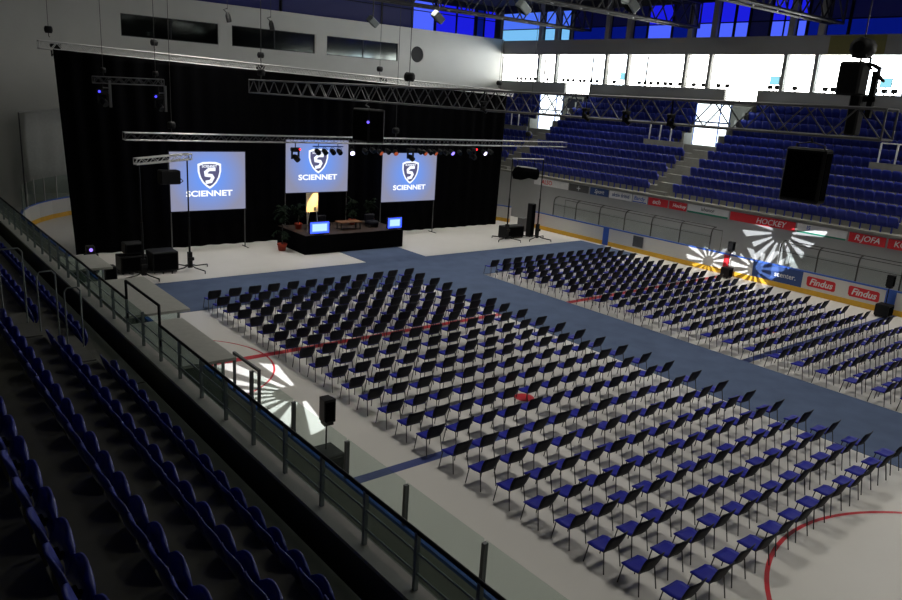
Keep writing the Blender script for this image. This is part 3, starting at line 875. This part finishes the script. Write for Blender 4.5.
def moving(x, y, z, label, zt, red=False, group='moving heads in the rig', s=1.0):
    t = thing('moving_light', label, 'stage lamp', (x, y, z), group)
    if s != 1.0:
        h = MB()
        build('base', MB().rbox(x-.22*s, x+.22*s, y-.12*s, y+.12*s, z+.32*s, z+.50*s, .02), BLK, t)
        build('yoke', MB().box(x-.2*s, x-.15*s, y-.06*s, y+.06*s, z-.05*s, z+.33*s).box(x+.15*s, x+.2*s, y-.06*s, y+.06*s, z-.05*s, z+.33*s).box(x-.2*s, x+.2*s, y-.06*s, y+.06*s, z+.29*s, z+.33*s).box(x-.2*s, x+.2*s, y-.02, y+.02, z, z+.04), BLK, t)
        build('head', MB().tube([(x-.02, y+.1*s, z+.10*s), (x, y-.02, z+.04*s), (x+.05, y-.22*s, z-.10*s)], [.09*s, .14*s, .13*s], 10), BLK, t)
        build('clamp', MB().tube([(x, y, z+.5*s), (x, y, zt)], .02, 5), BLK, t)
        return t
    build('base', MB().rbox(x-.22, x+.22, y-.12, y+.12, z+.32, z+.50, .03), BLK, t)
    build('yoke', MB().box(x-.2, x-.15, y-.06, y+.06, z-.05, z+.33).box(x+.15, x+.2, y-.06, y+.06, z-.05, z+.33).box(x-.2, x+.2, y-.06, y+.06, z+.29, z+.33).box(x-.2, x+.2, y-.02, y+.02, z+.0, z+.04), BLK, t)
    build('head', MB().tube([(x-.02, y+.1, z+.10), (x, y-.02, z+.04), (x+.05, y-.22, z-.10)], [.09, .14, .13], 10), BLK, t)
    build('clamp', MB().tube([(x, y, z+.5), (x, y, zt)], .025, 5), BLK, t)
    if red: build('indicator_lamp', MB().disc((x+.18, y-.125, z+.42), (0, -1, 0), .05, 8, .01), RDL, t)
    return t
moving(10.25, 12.025, 5.1, 'moving lamp with red light at the left of the middle screen', ZCH(10), True)
moving(17.1, 12.025, 5.1, 'moving lamp above the left part of the right screen', ZCH(17))
moving(21.5, 12.025, 5.15, 'moving lamp with red light right of the right screen', ZCH(21.5), True)
for i, (x, z) in enumerate([(1.7, 7.35), (3.95, 7.25)]):
    t = moving(x, 12.35, z, ['left moving lamp under the short upper-left truss', 'right moving lamp under the short upper-left truss'][i], 8.11)
    build('indicator_lamp', MB().disc((x-.16, 12.225, z+.42), (0, -1, 0), .05, 8, .01), glow('blue_led', (.06, .05, 1), 2.5), t)
    build('drop_arm', MB().box(x+.24, x+.34, 12.32, 12.40, z-.2, z+.88).box(x, x+.34, 12.33, 12.39, z+.55, z+.6), ALUD, t)
for i, (x, z) in enumerate([(9.1, 11.55), (11.45, 11.4)]):
    t = thing('par_lamp', ['left black spot lamp hanging above the curtain before the white wall', 'right black spot lamp hanging above the curtain before the white wall'][i], 'stage lamp', (x, 17.2, z), 'spot lamps above the curtain')
    build('can', MB().tube([(x, 17.2, z+.25), (x, 17.15, z+.1), (x+.05, 17.1, z-.2)], [.08, .13, .13], 10), BLK, t)
    build('bracket', MB().tube([(x, 17.2, z+.2), (x-.2, 17.2, z+.38), (x, 17.2, z+.45)], .025, 5), BLK, t)
    build('cable', MB().tube([(x, 17.2, z+.4), (x, 17.2, 16.4)], .012, 4), TUBE, t)
for i, x in enumerate((.7, 5.3, 10.6, 11.3, 18.45)):
    moving(x+.5, 17.72, [9.75, 9.0, 9.55, 9.2, 9.4][i]-.62, 'moving lamp, %s from the left on the curtain-top truss' % nth(i+1), 9.40-.025*x)
# floodlights in the roof
for i, (y, z) in enumerate([(20.7, 12.6), (14.05, 12.64), (7.2, 12.85), (.6, 12.7)]):
    t = thing('floodlight', 'unlit grey floodlight under the roof, %s from the left' % nth(i+1), 'floodlight', (20, y, z), 'unlit floodlights under the roof')
    M = Matrix.Translation((20, y, z)) @ Matrix.Rotation(R(35), 4, 'Y') @ Matrix.Rotation(R(20), 4, 'X')
    build('housing', MB().rbox(-.32, .32, -.3, .3, -.2, .2, .05, M), RAILG, t)
    build('lens', MB().box(-.26, .26, -.24, .24, -.215, -.2, M), WGLASS, t)
    build('hanger', MB().tube([(20, y, z+.2), (20, y, 16.4)], .04, 5), TUBE, t)
# roof girders
for i, y in enumerate((2, 12, 22)):
    truss('roof_truss', 'dark steel roof girder crossing the hall, %s from the left' % nth(3-i), (-13.9, y, 14.9), (41.1, y, 14.9), .8, 1.6, 2.4, .09, TUBE, 'roof girders of the hall')
truss('roof_truss', 'pale slender roof girder running along the hall near the floodlights', (20.8, -20, 15.4), (20.8, 31.8, 15.4), .5, 1.0, 2.0, .06, TUBE)

# ------------------------------------------------------------------ curtain and screens
g = []
NXC = 150
for i in range(2):
    pass
m = MB()
cols = []
zs = [0.02, 1.5, 3, 4.5, 6, 7.5, 8.3, 9.0, None]
for k in range(NXC+1):
    f = k/NXC
    col = []
    for z in zs:
        top = 9.38-.72*f
        zz = top if z is None else min(z, top-.02)
        left = .93+.38*(1-zz/9.4) if zz < 9.4 else .93
        right = 28.15+.15*(zz/9)
        x = left+(right-left)*f
        col.append((x, 17.0+.09*math.sin(k*1.25)+.04*math.sin(k*.37), zz))
    cols.append(col)
m.slab(cols, (0, .03, 0))
tag(build('stage_curtain', m, BLACK), 'huge black drape hung behind the stage', 'curtain')

SCM = screen_mat(0, 0, 0)
LOGOW = glow('logo_white', (.85, .9, 1.0), 1.25); LOGOB = glow('logo_slate', (.12, .12, .24), .9); TXT = glow('title_white', (.93, .95, 1.0), 1.25)
def shield(cx, cz, w, h):
    pts = [(-.5, .42), (-.28, .49), (0, .5), (.28, .49), (.5, .42), (.5, .15), (.43, -.08), (.30, -.28), (.14, -.42), (0, -.5), (-.14, -.42), (-.30, -.28), (-.43, -.08), (-.5, .15)]
    return [(cx+x*w, cz+z*h) for x, z in pts]
for i, (x0, x1, z0, z1, lab) in enumerate([(5.52, 9.42, 2.07, 5.01, 'left projection screen with blue shield logo, behind the lighting stand'),
                                       (11.72, 15.6, 2.81, 5.66, 'middle projection screen with blue shield logo, above the flip chart'),
                                       (17.94, 21.96, 2.07, 4.97, 'right projection screen with blue shield logo')]):
    y = 16.0
    cx = (x0+x1)/2; hh = z1-z0
    t = thing('projection_screen', lab, 'screen', (cx, y, z0), 'projection screens on the curtain')
    build('picture', MB().box(x0, x1, y-.02, y, z0, z1), SCM, t)
    build('frame', MB().box(x0-.05, x0, y-.04, y+.02, z0-.05, z1+.05).box(x1, x1+.05, y-.04, y+.02, z0-.05, z1+.05).box(x0, x1, y-.04, y+.02, z1, z1+.05).box(x0, x1, y-.04, y+.02, z0-.05, z0), BLK, t)
    zb = .01 if i != 1 else 1.0
    for x in (x0+.02, x1-.02): build('leg', MB().tube([(x, y+.03, z0), (x, y+.03, zb), ], .03, 6).tube([(x, y-.4, zb+.02), (x, y+.4, zb+.02)], .025, 5), ALUD, t)
    zc = z0+hh*.60
    sc_ = 1.0
    w_, h_ = 1.22, 1.36
    mb = MB(); mb.face([(x, y-.026, z) for x, z in shield(cx+.05, zc, w_, h_)]); build('shield_border', mb, LOGOW, t)
    mb = MB(); mb.face([(x, y-.030, z) for x, z in shield(cx+.05, zc+.005, w_*.84, h_*.84)]); build('shield_field', mb, LOGOB, t)
    mb = MB()
    S = [(.26, .30), (-.02, .30), (-.20, .16), (-.18, .02), (.10, -.02), (.16, -.12), (.06, -.30), (-.16, -.34)]
    wd = .085
    for a, b in zip(S, S[1:]):
        A = Vector((a[0], a[1])); B = Vector((b[0], b[1])); d = (B-A).normalized(); nn = Vector((-d.y, d.x))*wd
        A = A-d*wd*.6; B = B+d*wd*.6
        mb.face([(cx+.05+p.x, y-.034, zc+p.y) for p in (A-nn, B-nn, B+nn, A+nn)])
    build('shield_emblem', mb, LOGOW, t)
    lettering('lettering', 'SCIENNET', .17, LOGOW, frame((cx+.05, y-.034, zc+.45), (1, 0, 0), (0, 0, 1)), t, .001, 0, .004, 1.0)
    lettering('lettering', 'SCIENNET', .40, TXT, frame((cx+.03, y-.028, z0+hh*.285), (1, 0, 0), (0, 0, 1)), t, .002, 0, .012, 1.32)

# ------------------------------------------------------------------ stage
t = thing('stage_platform', 'low black stage in front of the middle screen', 'stage', (14.4, 14.4, 0))
build('deck', MB().box(11.4, 17.45, 13.0, 16.2, .9, 1.0), DECK, t, 'dark brown deck')
build('skirt', MB().box(11.35, 17.5, 12.95, 13.0, .013, .98).box(11.35, 11.4, 13.0, 16.2, .0, .98).box(17.45, 17.5, 13.0, 16.2, 0, .98), BLACK, t)
for x in (11.6, 17.1): build('leg', MB().box(x, x+.08, 15.9, 15.98, 0, .9), TUBE, t)
MONB = glow('monitor_edge_blue', (.03, .07, 1.0), 3.2); MONW = glow('monitor_white', (.45, .72, 1.0), 1.25)
for i, (xa, xb, z0, z1) in enumerate([(11.62, 12.80, 1.06, 1.72), (16.47, 17.46, 1.06, 1.70)]):
    y = 13.03
    t = thing('monitor', ['left glowing blue-white monitor on the stage edge by the flip chart', 'right glowing blue-white monitor on the stage corner'][i], 'monitor', ((xa+xb)/2, y, 1.0), 'monitors on the stage edge')
    build('housing', MB().rbox(xa, xb, y, y+.12, z0, z1, .03), BLK, t)
    build('screen_edge', MB().box(xa+.04, xb-.04, y-.006, y, z0+.04, z1-.04), MONB, t)
    build('screen', MB().box(xa+.16, xb-.16, y-.012, y-.006, z0+.14, z1-.13), MONW, t)
    build('foot', MB().box((xa+xb)/2-.25, (xa+xb)/2+.25, y-.02, y+.2, 1.0, 1.03).box((xa+xb)/2-.06, (xa+xb)/2+.06, y+.04, y+.1, 1.0, z0+.02), BLK, t)
t = thing('flip_chart', 'tall flip chart glowing orange below the middle screen', 'flip chart', (12.3, 14.0, 1.0))
PAP = mat('cream_paper', (.85, .72, .50), .8)
build('board', MB().face([]) if False else MB().box(11.92, 12.62, 13.98, 14.0, 2.07, 3.08), PAP, t)
build('leg', MB().tube([(12.0, 14.02, 2.1), (11.95, 13.9, 1.0)], .02), ALU, t); build('leg', MB().tube([(12.55, 14.02, 2.1), (12.6, 13.9, 1.0)], .02), ALU, t)
build('rear_leg', MB().tube([(12.28, 14.05, 2.9), (12.28, 14.6, 1.0)], .02), ALU, t)
build('picture_mark', MB().prism([(0, 0)]*3, 0, 0) if False else MB().box(12.36, 12.5, 13.97, 13.98, 2.12, 2.32), ADGREY, t)
t = thing('coffee_table', 'low wooden table lit warm on the stage deck', 'table', (14.6, 14.1, 1.0))
build('table_top', MB().rbox(13.9, 15.3, 13.75, 14.4, 1.38, 1.44, .015), WOOD, t)
for x in (14.0, 15.2):
    for y in (13.85, 14.3): build('leg', MB().box(x-.03, x+.03, y-.03, y+.03, 1.0, 1.38), TUBE, t)
for i, (x, y) in enumerate([(13.3, 14.6), (16.2, 14.2)]):
    t = thing('lounge_chair', ['dark low armchair left of the stage table', 'dark low armchair right of the stage table'][i], 'armchair', (x, y, 1.0))
    build('seat', MB().rbox(x-.32, x+.32, y-.3, y+.3, 1.12, 1.36, .06), BACKBLUE, t)
    build('backrest', MB().rbox(x-.32, x+.32, y+.22, y+.38, 1.3, 1.7, .05), BACKBLUE, t)
    build('leg', MB().box(x-.28, x-.22, y-.25, y+.25, 1.0, 1.12).box(x+.22, x+.28, y-.25, y+.25, 1.0, 1.12), TUBE, t)
def palm(x, y, z, h, label, s=1.0):
    t = thing('potted_palm', label, 'plant', (x, y, z), 'potted palms around the stage')
    p = build('pot', MB().lathe((x, y, z), [(.13*s, 0), (.17*s, .02), (.22*s, .30*s), (.24*s, .30*s), (.24*s, .36*s), (.20*s, .36*s), (.19*s, .30*s)], 14), POT, t)
    build('trunk', MB().tube([(x, y, z+.3*s), (x+.02, y, z+h*.45)], [.04, .03], 6), TUBE, t)
    m = MB(); rnd = random.Random(int(x*100+y))
    for k in range(22):
        a = rnd.uniform(0, 6.28); L_ = rnd.uniform(.45, .85)*s; b = z+h*rnd.uniform(.3, .75)
        dx, dy = math.cos(a), math.sin(a); pz = rnd.uniform(.35, .9)
        spine = [Vector((x+dx*L_*q*.62, y+dy*L_*q*.62, b+pz*L_*1.3*q-L_*.8*q*q)) for q in (0, .25, .5, .75, 1)]
        for u, v in zip(spine, spine[1:]):
            sd = Vector((-dy, dx, 0))*.05
            m.face([u-sd, v-sd*.8, v+sd*.8, u+sd])
            for sg in (-1, 1):
                e = u+Vector((-dy, dx, 0))*sg*.2*s+(v-u)*.9+Vector((0, 0, -.08)); m.face([u, v, e])
    build('foliage', m, LEAF, t)
palm(10.75, 14.4, 0, 3.1, 'tall palm in a red pot standing on the floor left of the stage', 1.1)
palm(11.95, 14.9, 1.0, 1.7, 'palm in a red pot at the rear left of the stage', .9)
palm(15.5, 15.2, 1.0, 1.9, 'palm in a red pot behind the stage table', .9)
palm(16.75, 15.2, 1.0, 1.7, 'palm in a red pot at the rear right of the stage', .9)

# ------------------------------------------------------------------ lighting stands and sound gear
def tower(x, y, ztop, label, mast=.85, reach=1.0):
    t = thing('lighting_stand', label, 'stand', (x, y, 0), 'wind-up lighting stands')
    build('mast', MB().box(x-.09, x+.09, y-.09, y+.09, .12, mast).tube([(x, y, mast), (x, y, mast+1.6)], .05).tube([(x, y, mast+1.6), (x, y, ztop)], .035), BLK, t)
    build('winch', MB().rbox(x-.15, x+.15, y-.16, y-.09, mast*.55, mast*.55+.16, .02), BLK, t)
    for k in range(4):
        a = R(20+90*k); build('leg', MB().tube([(x, y, .28), (x+.35*math.cos(a), y+.35*math.sin(a), .16), (x+reach*math.cos(a), y+reach*math.sin(a), .12), (x+reach*math.cos(a), y+reach*math.sin(a), .0)], .03, 5), BLK, t)
    return t
tower(5.0, 12.1, 5.0, 'black lighting stand before the left screen')
tower(2.75, 11.5, 4.9, 'black lighting stand behind the pile of cases at far left')
truss('stand_truss', 'short bright truss carried by the two left lighting stands', (2.6, 11.5, 5.02), (5.15, 12.1, 5.17), .25, .24, .45, .032, PALE)
t = thing('hanging_loudspeaker', 'black loudspeaker hung under the short bright truss', 'loudspeaker', (4.2, 11.9, 3.95))
build('cabinet', MB().rbox(3.7, 4.55, 11.65, 12.2, 4.0, 4.6, .04), BLK, t)
build('bracket', MB().tube([(4.1, 11.9, 4.58), (4.1, 11.9, 4.92)], .03).tube([(4.5, 11.7, 4.3), (4.62, 11.6, 4.15), (4.5, 11.7, 4.05)], .025), ALUD, t)
tower(24.85, 12.2, 5.0, 'left black lighting stand beside the curtain edge', 1.0)
tower(26.9, 11.6, 5.0, 'right black lighting stand beside the curtain edge', 1.0)
t = thing('stand_crossbar', 'thin crossbar joining the two right lighting stands', 'bar', (25.9, 11.9, 5.03))
build('bar', MB().tube([(24.85, 12.2, 5.03), (26.9, 11.6, 5.03)], .035), ALU, t)
t = thing('covered_lamp', 'black covered lamp cluster hung between the two right lighting stands', 'lamp', (25.6, 11.95, 3.7))
build('cover', MB().tube([(24.95, 12.15, 4.25), (25.1, 12.1, 4.2), (25.5, 12.0, 4.12), (26.0, 11.85, 4.15), (26.5, 11.7, 4.1), (26.6, 11.68, 4.1)], [.15, .42, .40, .30, .36, .12], 9), BLACK, t)
build('hanger', MB().tube([(25.2, 12.1, 4.5), (25.2, 12.1, 5.03)], .02).tube([(26.3, 11.77, 4.4), (26.3, 11.77, 5.03)], .02), BLK, t)
build('white_hem', MB().tube([(25.1, 12.05, 4.58), (25.8, 11.85, 4.52), (26.4, 11.65, 4.45)], .04), ADWHITE, t)
def case(x0, x1, y0, y1, z0, z1, label, name='flight_case', cat='flight case', group=None):
    t = thing(name, label, cat, ((x0+x1)/2, (y0+y1)/2, z0), group)
    build('body', MB().rbox(x0, x1, y0, y1, z0+.06, z1, .03), BLK, t)
    build('front_panel', MB().box(x0+.06, x1-.06, y0-.012, y0, z0+.14, z1-.08), BLACK, t)
    for x in (x0+.06, x1-.12):
        for y in (y0+.06, y1-.12): build('foot', MB().box(x, x+.06, y, y+.06, z0, z0+.06), TUBE, t)
    return t
case(24.95, 26.55, 12.4, 13.1, 0, .78, 'long black case between the two right stands')
case(27.0, 27.4, 12.35, 12.75, 0, 2.15, 'tall narrow black cabinet beside the right stand', 'loudspeaker_column', 'loudspeaker')
tag(build('red_box', MB().rbox(29.3, 29.65, 14.6, 14.9, 0, 1.0, .03), ADRED), 'small red box by the opening in the far boards', 'box')
tag(build('grey_crate', MB().rbox(27.9, 28.4, 14.0, 14.5, 0, .9, .03), ALUD), 'grey crate beside the tall black cabinet near the far boards', 'crate')
case(3.3, 4.45, 12.0, 13.0, 0, .95, 'widest black case in the pile left of the stage', group='black cases left of the stage')
case(2.05, 3.2, 12.35, 13.2, 0, .8, 'black case at the left of the pile', group='black cases left of the stage')
case(2.3, 3.1, 12.45, 13.1, .8, 1.35, 'black case stacked on top of the pile', group='black cases left of the stage')
case(1.0, 1.5, 10.9, 11.4, 0, .75, 'small black case in front of the pile', group='black cases left of the stage')
t = thing('mixing_light', 'small violet-lit device left of the black cases', 'device', (1.0, 13.1, .9))
case(.8, 1.3, 12.9, 13.4, 0, .9, 'black case under the violet-lit device', group='black cases left of the stage')
build('body', MB().rbox(.85, 1.2, 12.98, 13.3, .9, 1.25, .03), BLK, t); build('lamp_face', MB().disc((1.02, 12.97, 1.08), (0, -1, 0), .08, 12, .01), glow('violet_lamp', (.35, .22, 1), 1.3), t)
def satellite(x, y, z0, z1, lab, lab2, sub=True, bx=.2):
    t = thing('loudspeaker_stand', lab2, 'stand', (x, y, .62 if sub else 0))
    build('pole', MB().tube([(x, y, .63), (x, y, z0)], .022), BLK, t)
    t = thing('loudspeaker', lab, 'loudspeaker', (x, y, z0), 'loudspeakers on poles')
    w = .145
    poly = [(x-w, y-w), (x+w, y-w), (x+w*.75, y+w), (x-w*.75, y+w)]
    build('cabinet', MB().prism(poly, z0+.08, z1).prism([(x+(a-x)*.8, y+(b-y)*.8) for a, b in poly], z0, z0+.08), BLK, t)
    build('grille', MB().box(x-w+.03, x+w-.03, y-w-.012, y-w, z0+.12, z1-.06), BLACK, t)
satellite(.75, -7.95, 1.25, 1.88, 'black loudspeaker on a pole in front of the near glass', 'thin black pole of the loudspeaker by the near glass')
satellite(29.3, -.38, 1.42, 1.95, 'black loudspeaker on a pole beside the red line mark', 'thin black pole at the red line mark')
satellite(29.2, -8.42, 1.36, 1.95, 'black loudspeaker on a pole beside the second red plaque', 'thin black pole beside the second red plaque')
case(.45, 1.05, -8.3, -7.65, 0, .62, 'black subwoofer under the loudspeaker by the near glass', 'subwoofer', 'loudspeaker', 'subwoofers on the floor')
case(29.0, 29.5, -.62, -.14, 0, .58, 'black subwoofer on the floor at the red line mark', 'subwoofer', 'loudspeaker', 'subwoofers on the floor')
case(28.9, 29.5, -8.7, -8.1, 0, .6, 'black subwoofer on the floor beside the second red plaque', 'subwoofer', 'loudspeaker', 'subwoofers on the floor')

# white sheet in front of the end wall, left of the curtain
g = []
for i in range(9):
    f = i/8
    g.append([(1.75+2.6*f+(.12 if z < 1.5 else 0), 30.9+.02*math.sin(i*2.1), z+(.35*f if z > 5 else 0)) for z in (1.0, 2.6, 4.3, 5.9)])
o = build('hanging_sheet', MB().slab(g, (0, .02, 0)), TARP); tag(o, 'pale sheet hanging behind the corner boards left of the curtain', 'sheet')
build('top_tube', MB().tube([(1.72, 30.9, 5.9), (4.4, 30.9, 6.25)], .05), ALU, o)
build('support_pole', MB().tube([(1.72, 30.95, 0.0), (1.72, 30.95, 5.9)], .04), ALUD, o)
build('support_pole', MB().tube([(4.38, 30.95, 0.0), (4.38, 30.95, 6.25)], .04), ALUD, o)

# bar chairs seen as dark backs along the lounge parapet
def bar_chair():
    t = thing('bar_chair', 'x', 'chair', (0, 0, 9.0))
    build('backrest', MB().rbox(-.03, .03, -.19, .19, 10.16, 10.42, .025), BLK, t)
    build('seat', MB().rbox(0, .4, -.18, .18, 9.68, 9.74, .02), BLK, t)
    for x in (.02, .36):
        for y in (-.15, .15): build('leg', MB().tube([(x, y, 9.0), (x, y, 9.7)], .015, 4), TUBE, t)
    build('back_post', MB().box(-.02, .02, -.03, .03, 9.7, 10.2), TUBE, t)
    return t
ch0 = bar_chair(); first = True
for i, y in enumerate([30.58, 30.12, 29.54, 28.9, 28.4, 26.8, 24.9, 24.33, 23.76, 22.98, 22.54, 21.78, 21.14, 19.38, 16.9, 16.35, 15.8, 15.15, 14.5, 14.0, 13.2, 12.0, 11.2, 10.0, 9.3, 6.1, 5.6, 4.4, 2.4, 1.9, 1.4, -.6, -1.15, -1.7]):
    L = 'dark bar chair behind the lounge parapet, %s from the left' % nth(i+1)
    if first: ch0.location = (42.0, y, 9.0); ch0['label'] = L; ch0['group'] = 'dark chairs along the lounge parapet'; first = False
    else: dup(ch0, (42.0, y, 9.0), label=L)
# small cyan screens inside the lounge
for i, (y, z) in enumerate([(19.0, 10.75), (6.2, 10.75), (-.9, 10.8)]):
    t = thing('wall_screen', 'small cyan screen inside the lounge, %s from the left' % nth(i+1), 'screen', (42.6, y, 10.3))
    build('housing', MB().box(42.6, 42.66, y-.35, y+.35, z-.28, z+.28), BLK, t)
    build('picture', MB().box(42.585, 42.6, y-.32, y+.32, z-.25, z+.25), glow('cyan_picture', (.35, .85, 1.0), 1.0), t)
    build('post', MB().box(42.62, 42.66, y-.03, y+.03, 9.0, z-.28).box(42.5, 42.75, y-.2, y+.2, 9.0, 9.02), TUBE, t)

# ------------------------------------------------------------------ lights
def spot(name, loc, target, energy, ang, blend=.15, col=(1, 1, 1), r=.06):
    l = bpy.data.lights.new(name, 'SPOT'); l.energy = energy; l.spot_size = ang; l.spot_blend = blend; l.color = col; l.shadow_soft_size = r
    o = bpy.data.objects.new(name, l); C.objects.link(o); o.location = loc
    o.rotation_euler = (Vector(target)-Vector(loc)).to_track_quat('-Z', 'Y').to_euler()
    return o, l
def gobo(loc, target, rad, energy, rays, inner=.22, col=(.95, .96, 1.0), twist=0., duty=.15, half=0):
    d = (Vector(target)-Vector(loc)).length; th = math.atan(rad/d)
    o, l = spot('pattern_spot', loc, target, energy, 2*th*1.05, .05, col, .02)
    l.use_nodes = True; nt = l.node_tree
    em = [x for x in nt.nodes if x.type == 'EMISSION'][0]
    tc = nt.nodes.new('ShaderNodeTexCoord'); sp_ = nt.nodes.new('ShaderNodeSeparateXYZ'); nt.links.new(tc.outputs['Normal'], sp_.inputs[0])
    def mth(op, a, b=None):
        n_ = nt.nodes.new('ShaderNodeMath'); n_.operation = op
        for i_, v in enumerate((a, b)):
            if v is None: continue
            if isinstance(v, (int, float)): n_.inputs[i_].default_value = v
            else: nt.links.new(v, n_.inputs[i_])
        return n_.outputs[0]
    x, y, z = sp_.outputs
    az = mth('ABSOLUTE', z)
    px = mth('DIVIDE', x, az); py = mth('DIVIDE', y, az)
    rr_ = mth('DIVIDE', mth('SQRT', mth('ADD', mth('MULTIPLY', px, px), mth('MULTIPLY', py, py))), math.tan(th))
    an = mth('ARCTAN2', py, px)
    s_ = mth('SINE', mth('ADD', mth('MULTIPLY', an, float(rays)), twist))
    m1 = mth('GREATER_THAN', s_, duty)
    m2 = mth('GREATER_THAN', rr_, inner)
    lim = mth('LESS_THAN', rr_, mth('ADD', .78, mth('MULTIPLY', .2, mth('SINE', mth('MULTIPLY', an, 3.0)))))
    msk = mth('MULTIPLY', mth('MULTIPLY', m1, m2), lim)
    if half: msk = mth('MULTIPLY', msk, mth('LESS_THAN', mth('MULTIPLY', py, float(half)), .012))
    nt.links.new(msk, em.inputs['Strength'])
    return o
for k, (tg, rad, e, rays) in enumerate([((30, 1.28, .5), 1.45, 42000, 13), ((30, -1.5, .65), 1.85, 46000, 13), ((32, -1.6, 2.45), 2.7, 52000, 16)]):
    src = (8.0, [-8.5, -9.8, -11.1][k], 8.02)
    gobo(src, tg, rad, e, rays, .2, half=(k == 2))
    moving(src[0], src[1]+.3, src[2]+.16, 'small moving lamp, %s from the left inside the near half of the long truss' % nth(k+1), 8.74, s=.5)
gobo((8.0, -4.5, 8.0), (2.5, -3.4, 0), 3.1, 9000, 19, .2, half=-1)
moving(8.0, -4.2, 8.16, 'small moving lamp inside the middle of the long truss above the chairs', 8.72, s=.5)
spot('stage_warm', (13.5, 12.3, 5.5), (12.3, 14.0, 2.5), 3600, R(11), .6, (1, .62, .25))
spot('stage_wash', (14.5, 12.3, 5.5), (14.8, 14.8, 1.0), 60, R(60), .6, (1, .45, .15))

i = 0
LENS = glow('added_lamp_lens', (1.0, .97, .9), 6.0)
for x in (8.0, 20.0, 31.0):  # added lamp grid out of view, brightens the floor beyond what the windows give
    for y in (-20, -8, 4, 15.5):
        i += 1
        t = thing('added_lamp', 'added unseen square lamp under the roof above the floor', 'lamp', (x, y, 15.3), 'added unseen lamps under the roof')
        build('housing', MB().rbox(x-1.3, x+1.3, y-1.3, y+1.3, 15.35, 15.6, .05).tube([(x, y, 15.6), (x, y, 16.37)], .05), RAILG, t)
        build('lens', MB().box(x-1.2, x+1.2, y-1.2, y+1.2, 15.32, 15.35), LENS, t)
        l = bpy.data.lights.new('added_lamp_light', 'AREA'); l.shape = 'SQUARE'; l.size = 2.4; l.energy = ADDED_LAMP_W*{-20: .92, -8: 1.2, 4: 1.45, 15.5: 1.5}[y]; l.spread = R(97); l.color = (1, .97, .90)
        o = bpy.data.objects.new('added_lamp_light', l); C.objects.link(o); o.location = (x, y, 15.3)
w = bpy.data.worlds.new('world'); SC.world = w; w.use_nodes = True
w.node_tree.nodes['Background'].inputs[0].default_value = (.6, .7, 1, 1); w.node_tree.nodes['Background'].inputs[1].default_value = .02
SC.view_settings.view_transform = 'Standard'; SC.view_settings.look = 'None'; SC.view_settings.gamma = 1
SC.view_settings.use_curve_mapping = False
SC.view_settings.exposure = 0.0
try:
    SC.cycles.use_denoising = True
    SC.cycles.max_bounces = 6; SC.cycles.transparent_max_bounces = 12
    SC.cycles.sample_clamp_indirect = 4
    SC.cycles.caustics_reflective = False; SC.cycles.caustics_refractive = False
except Exception:
    pass
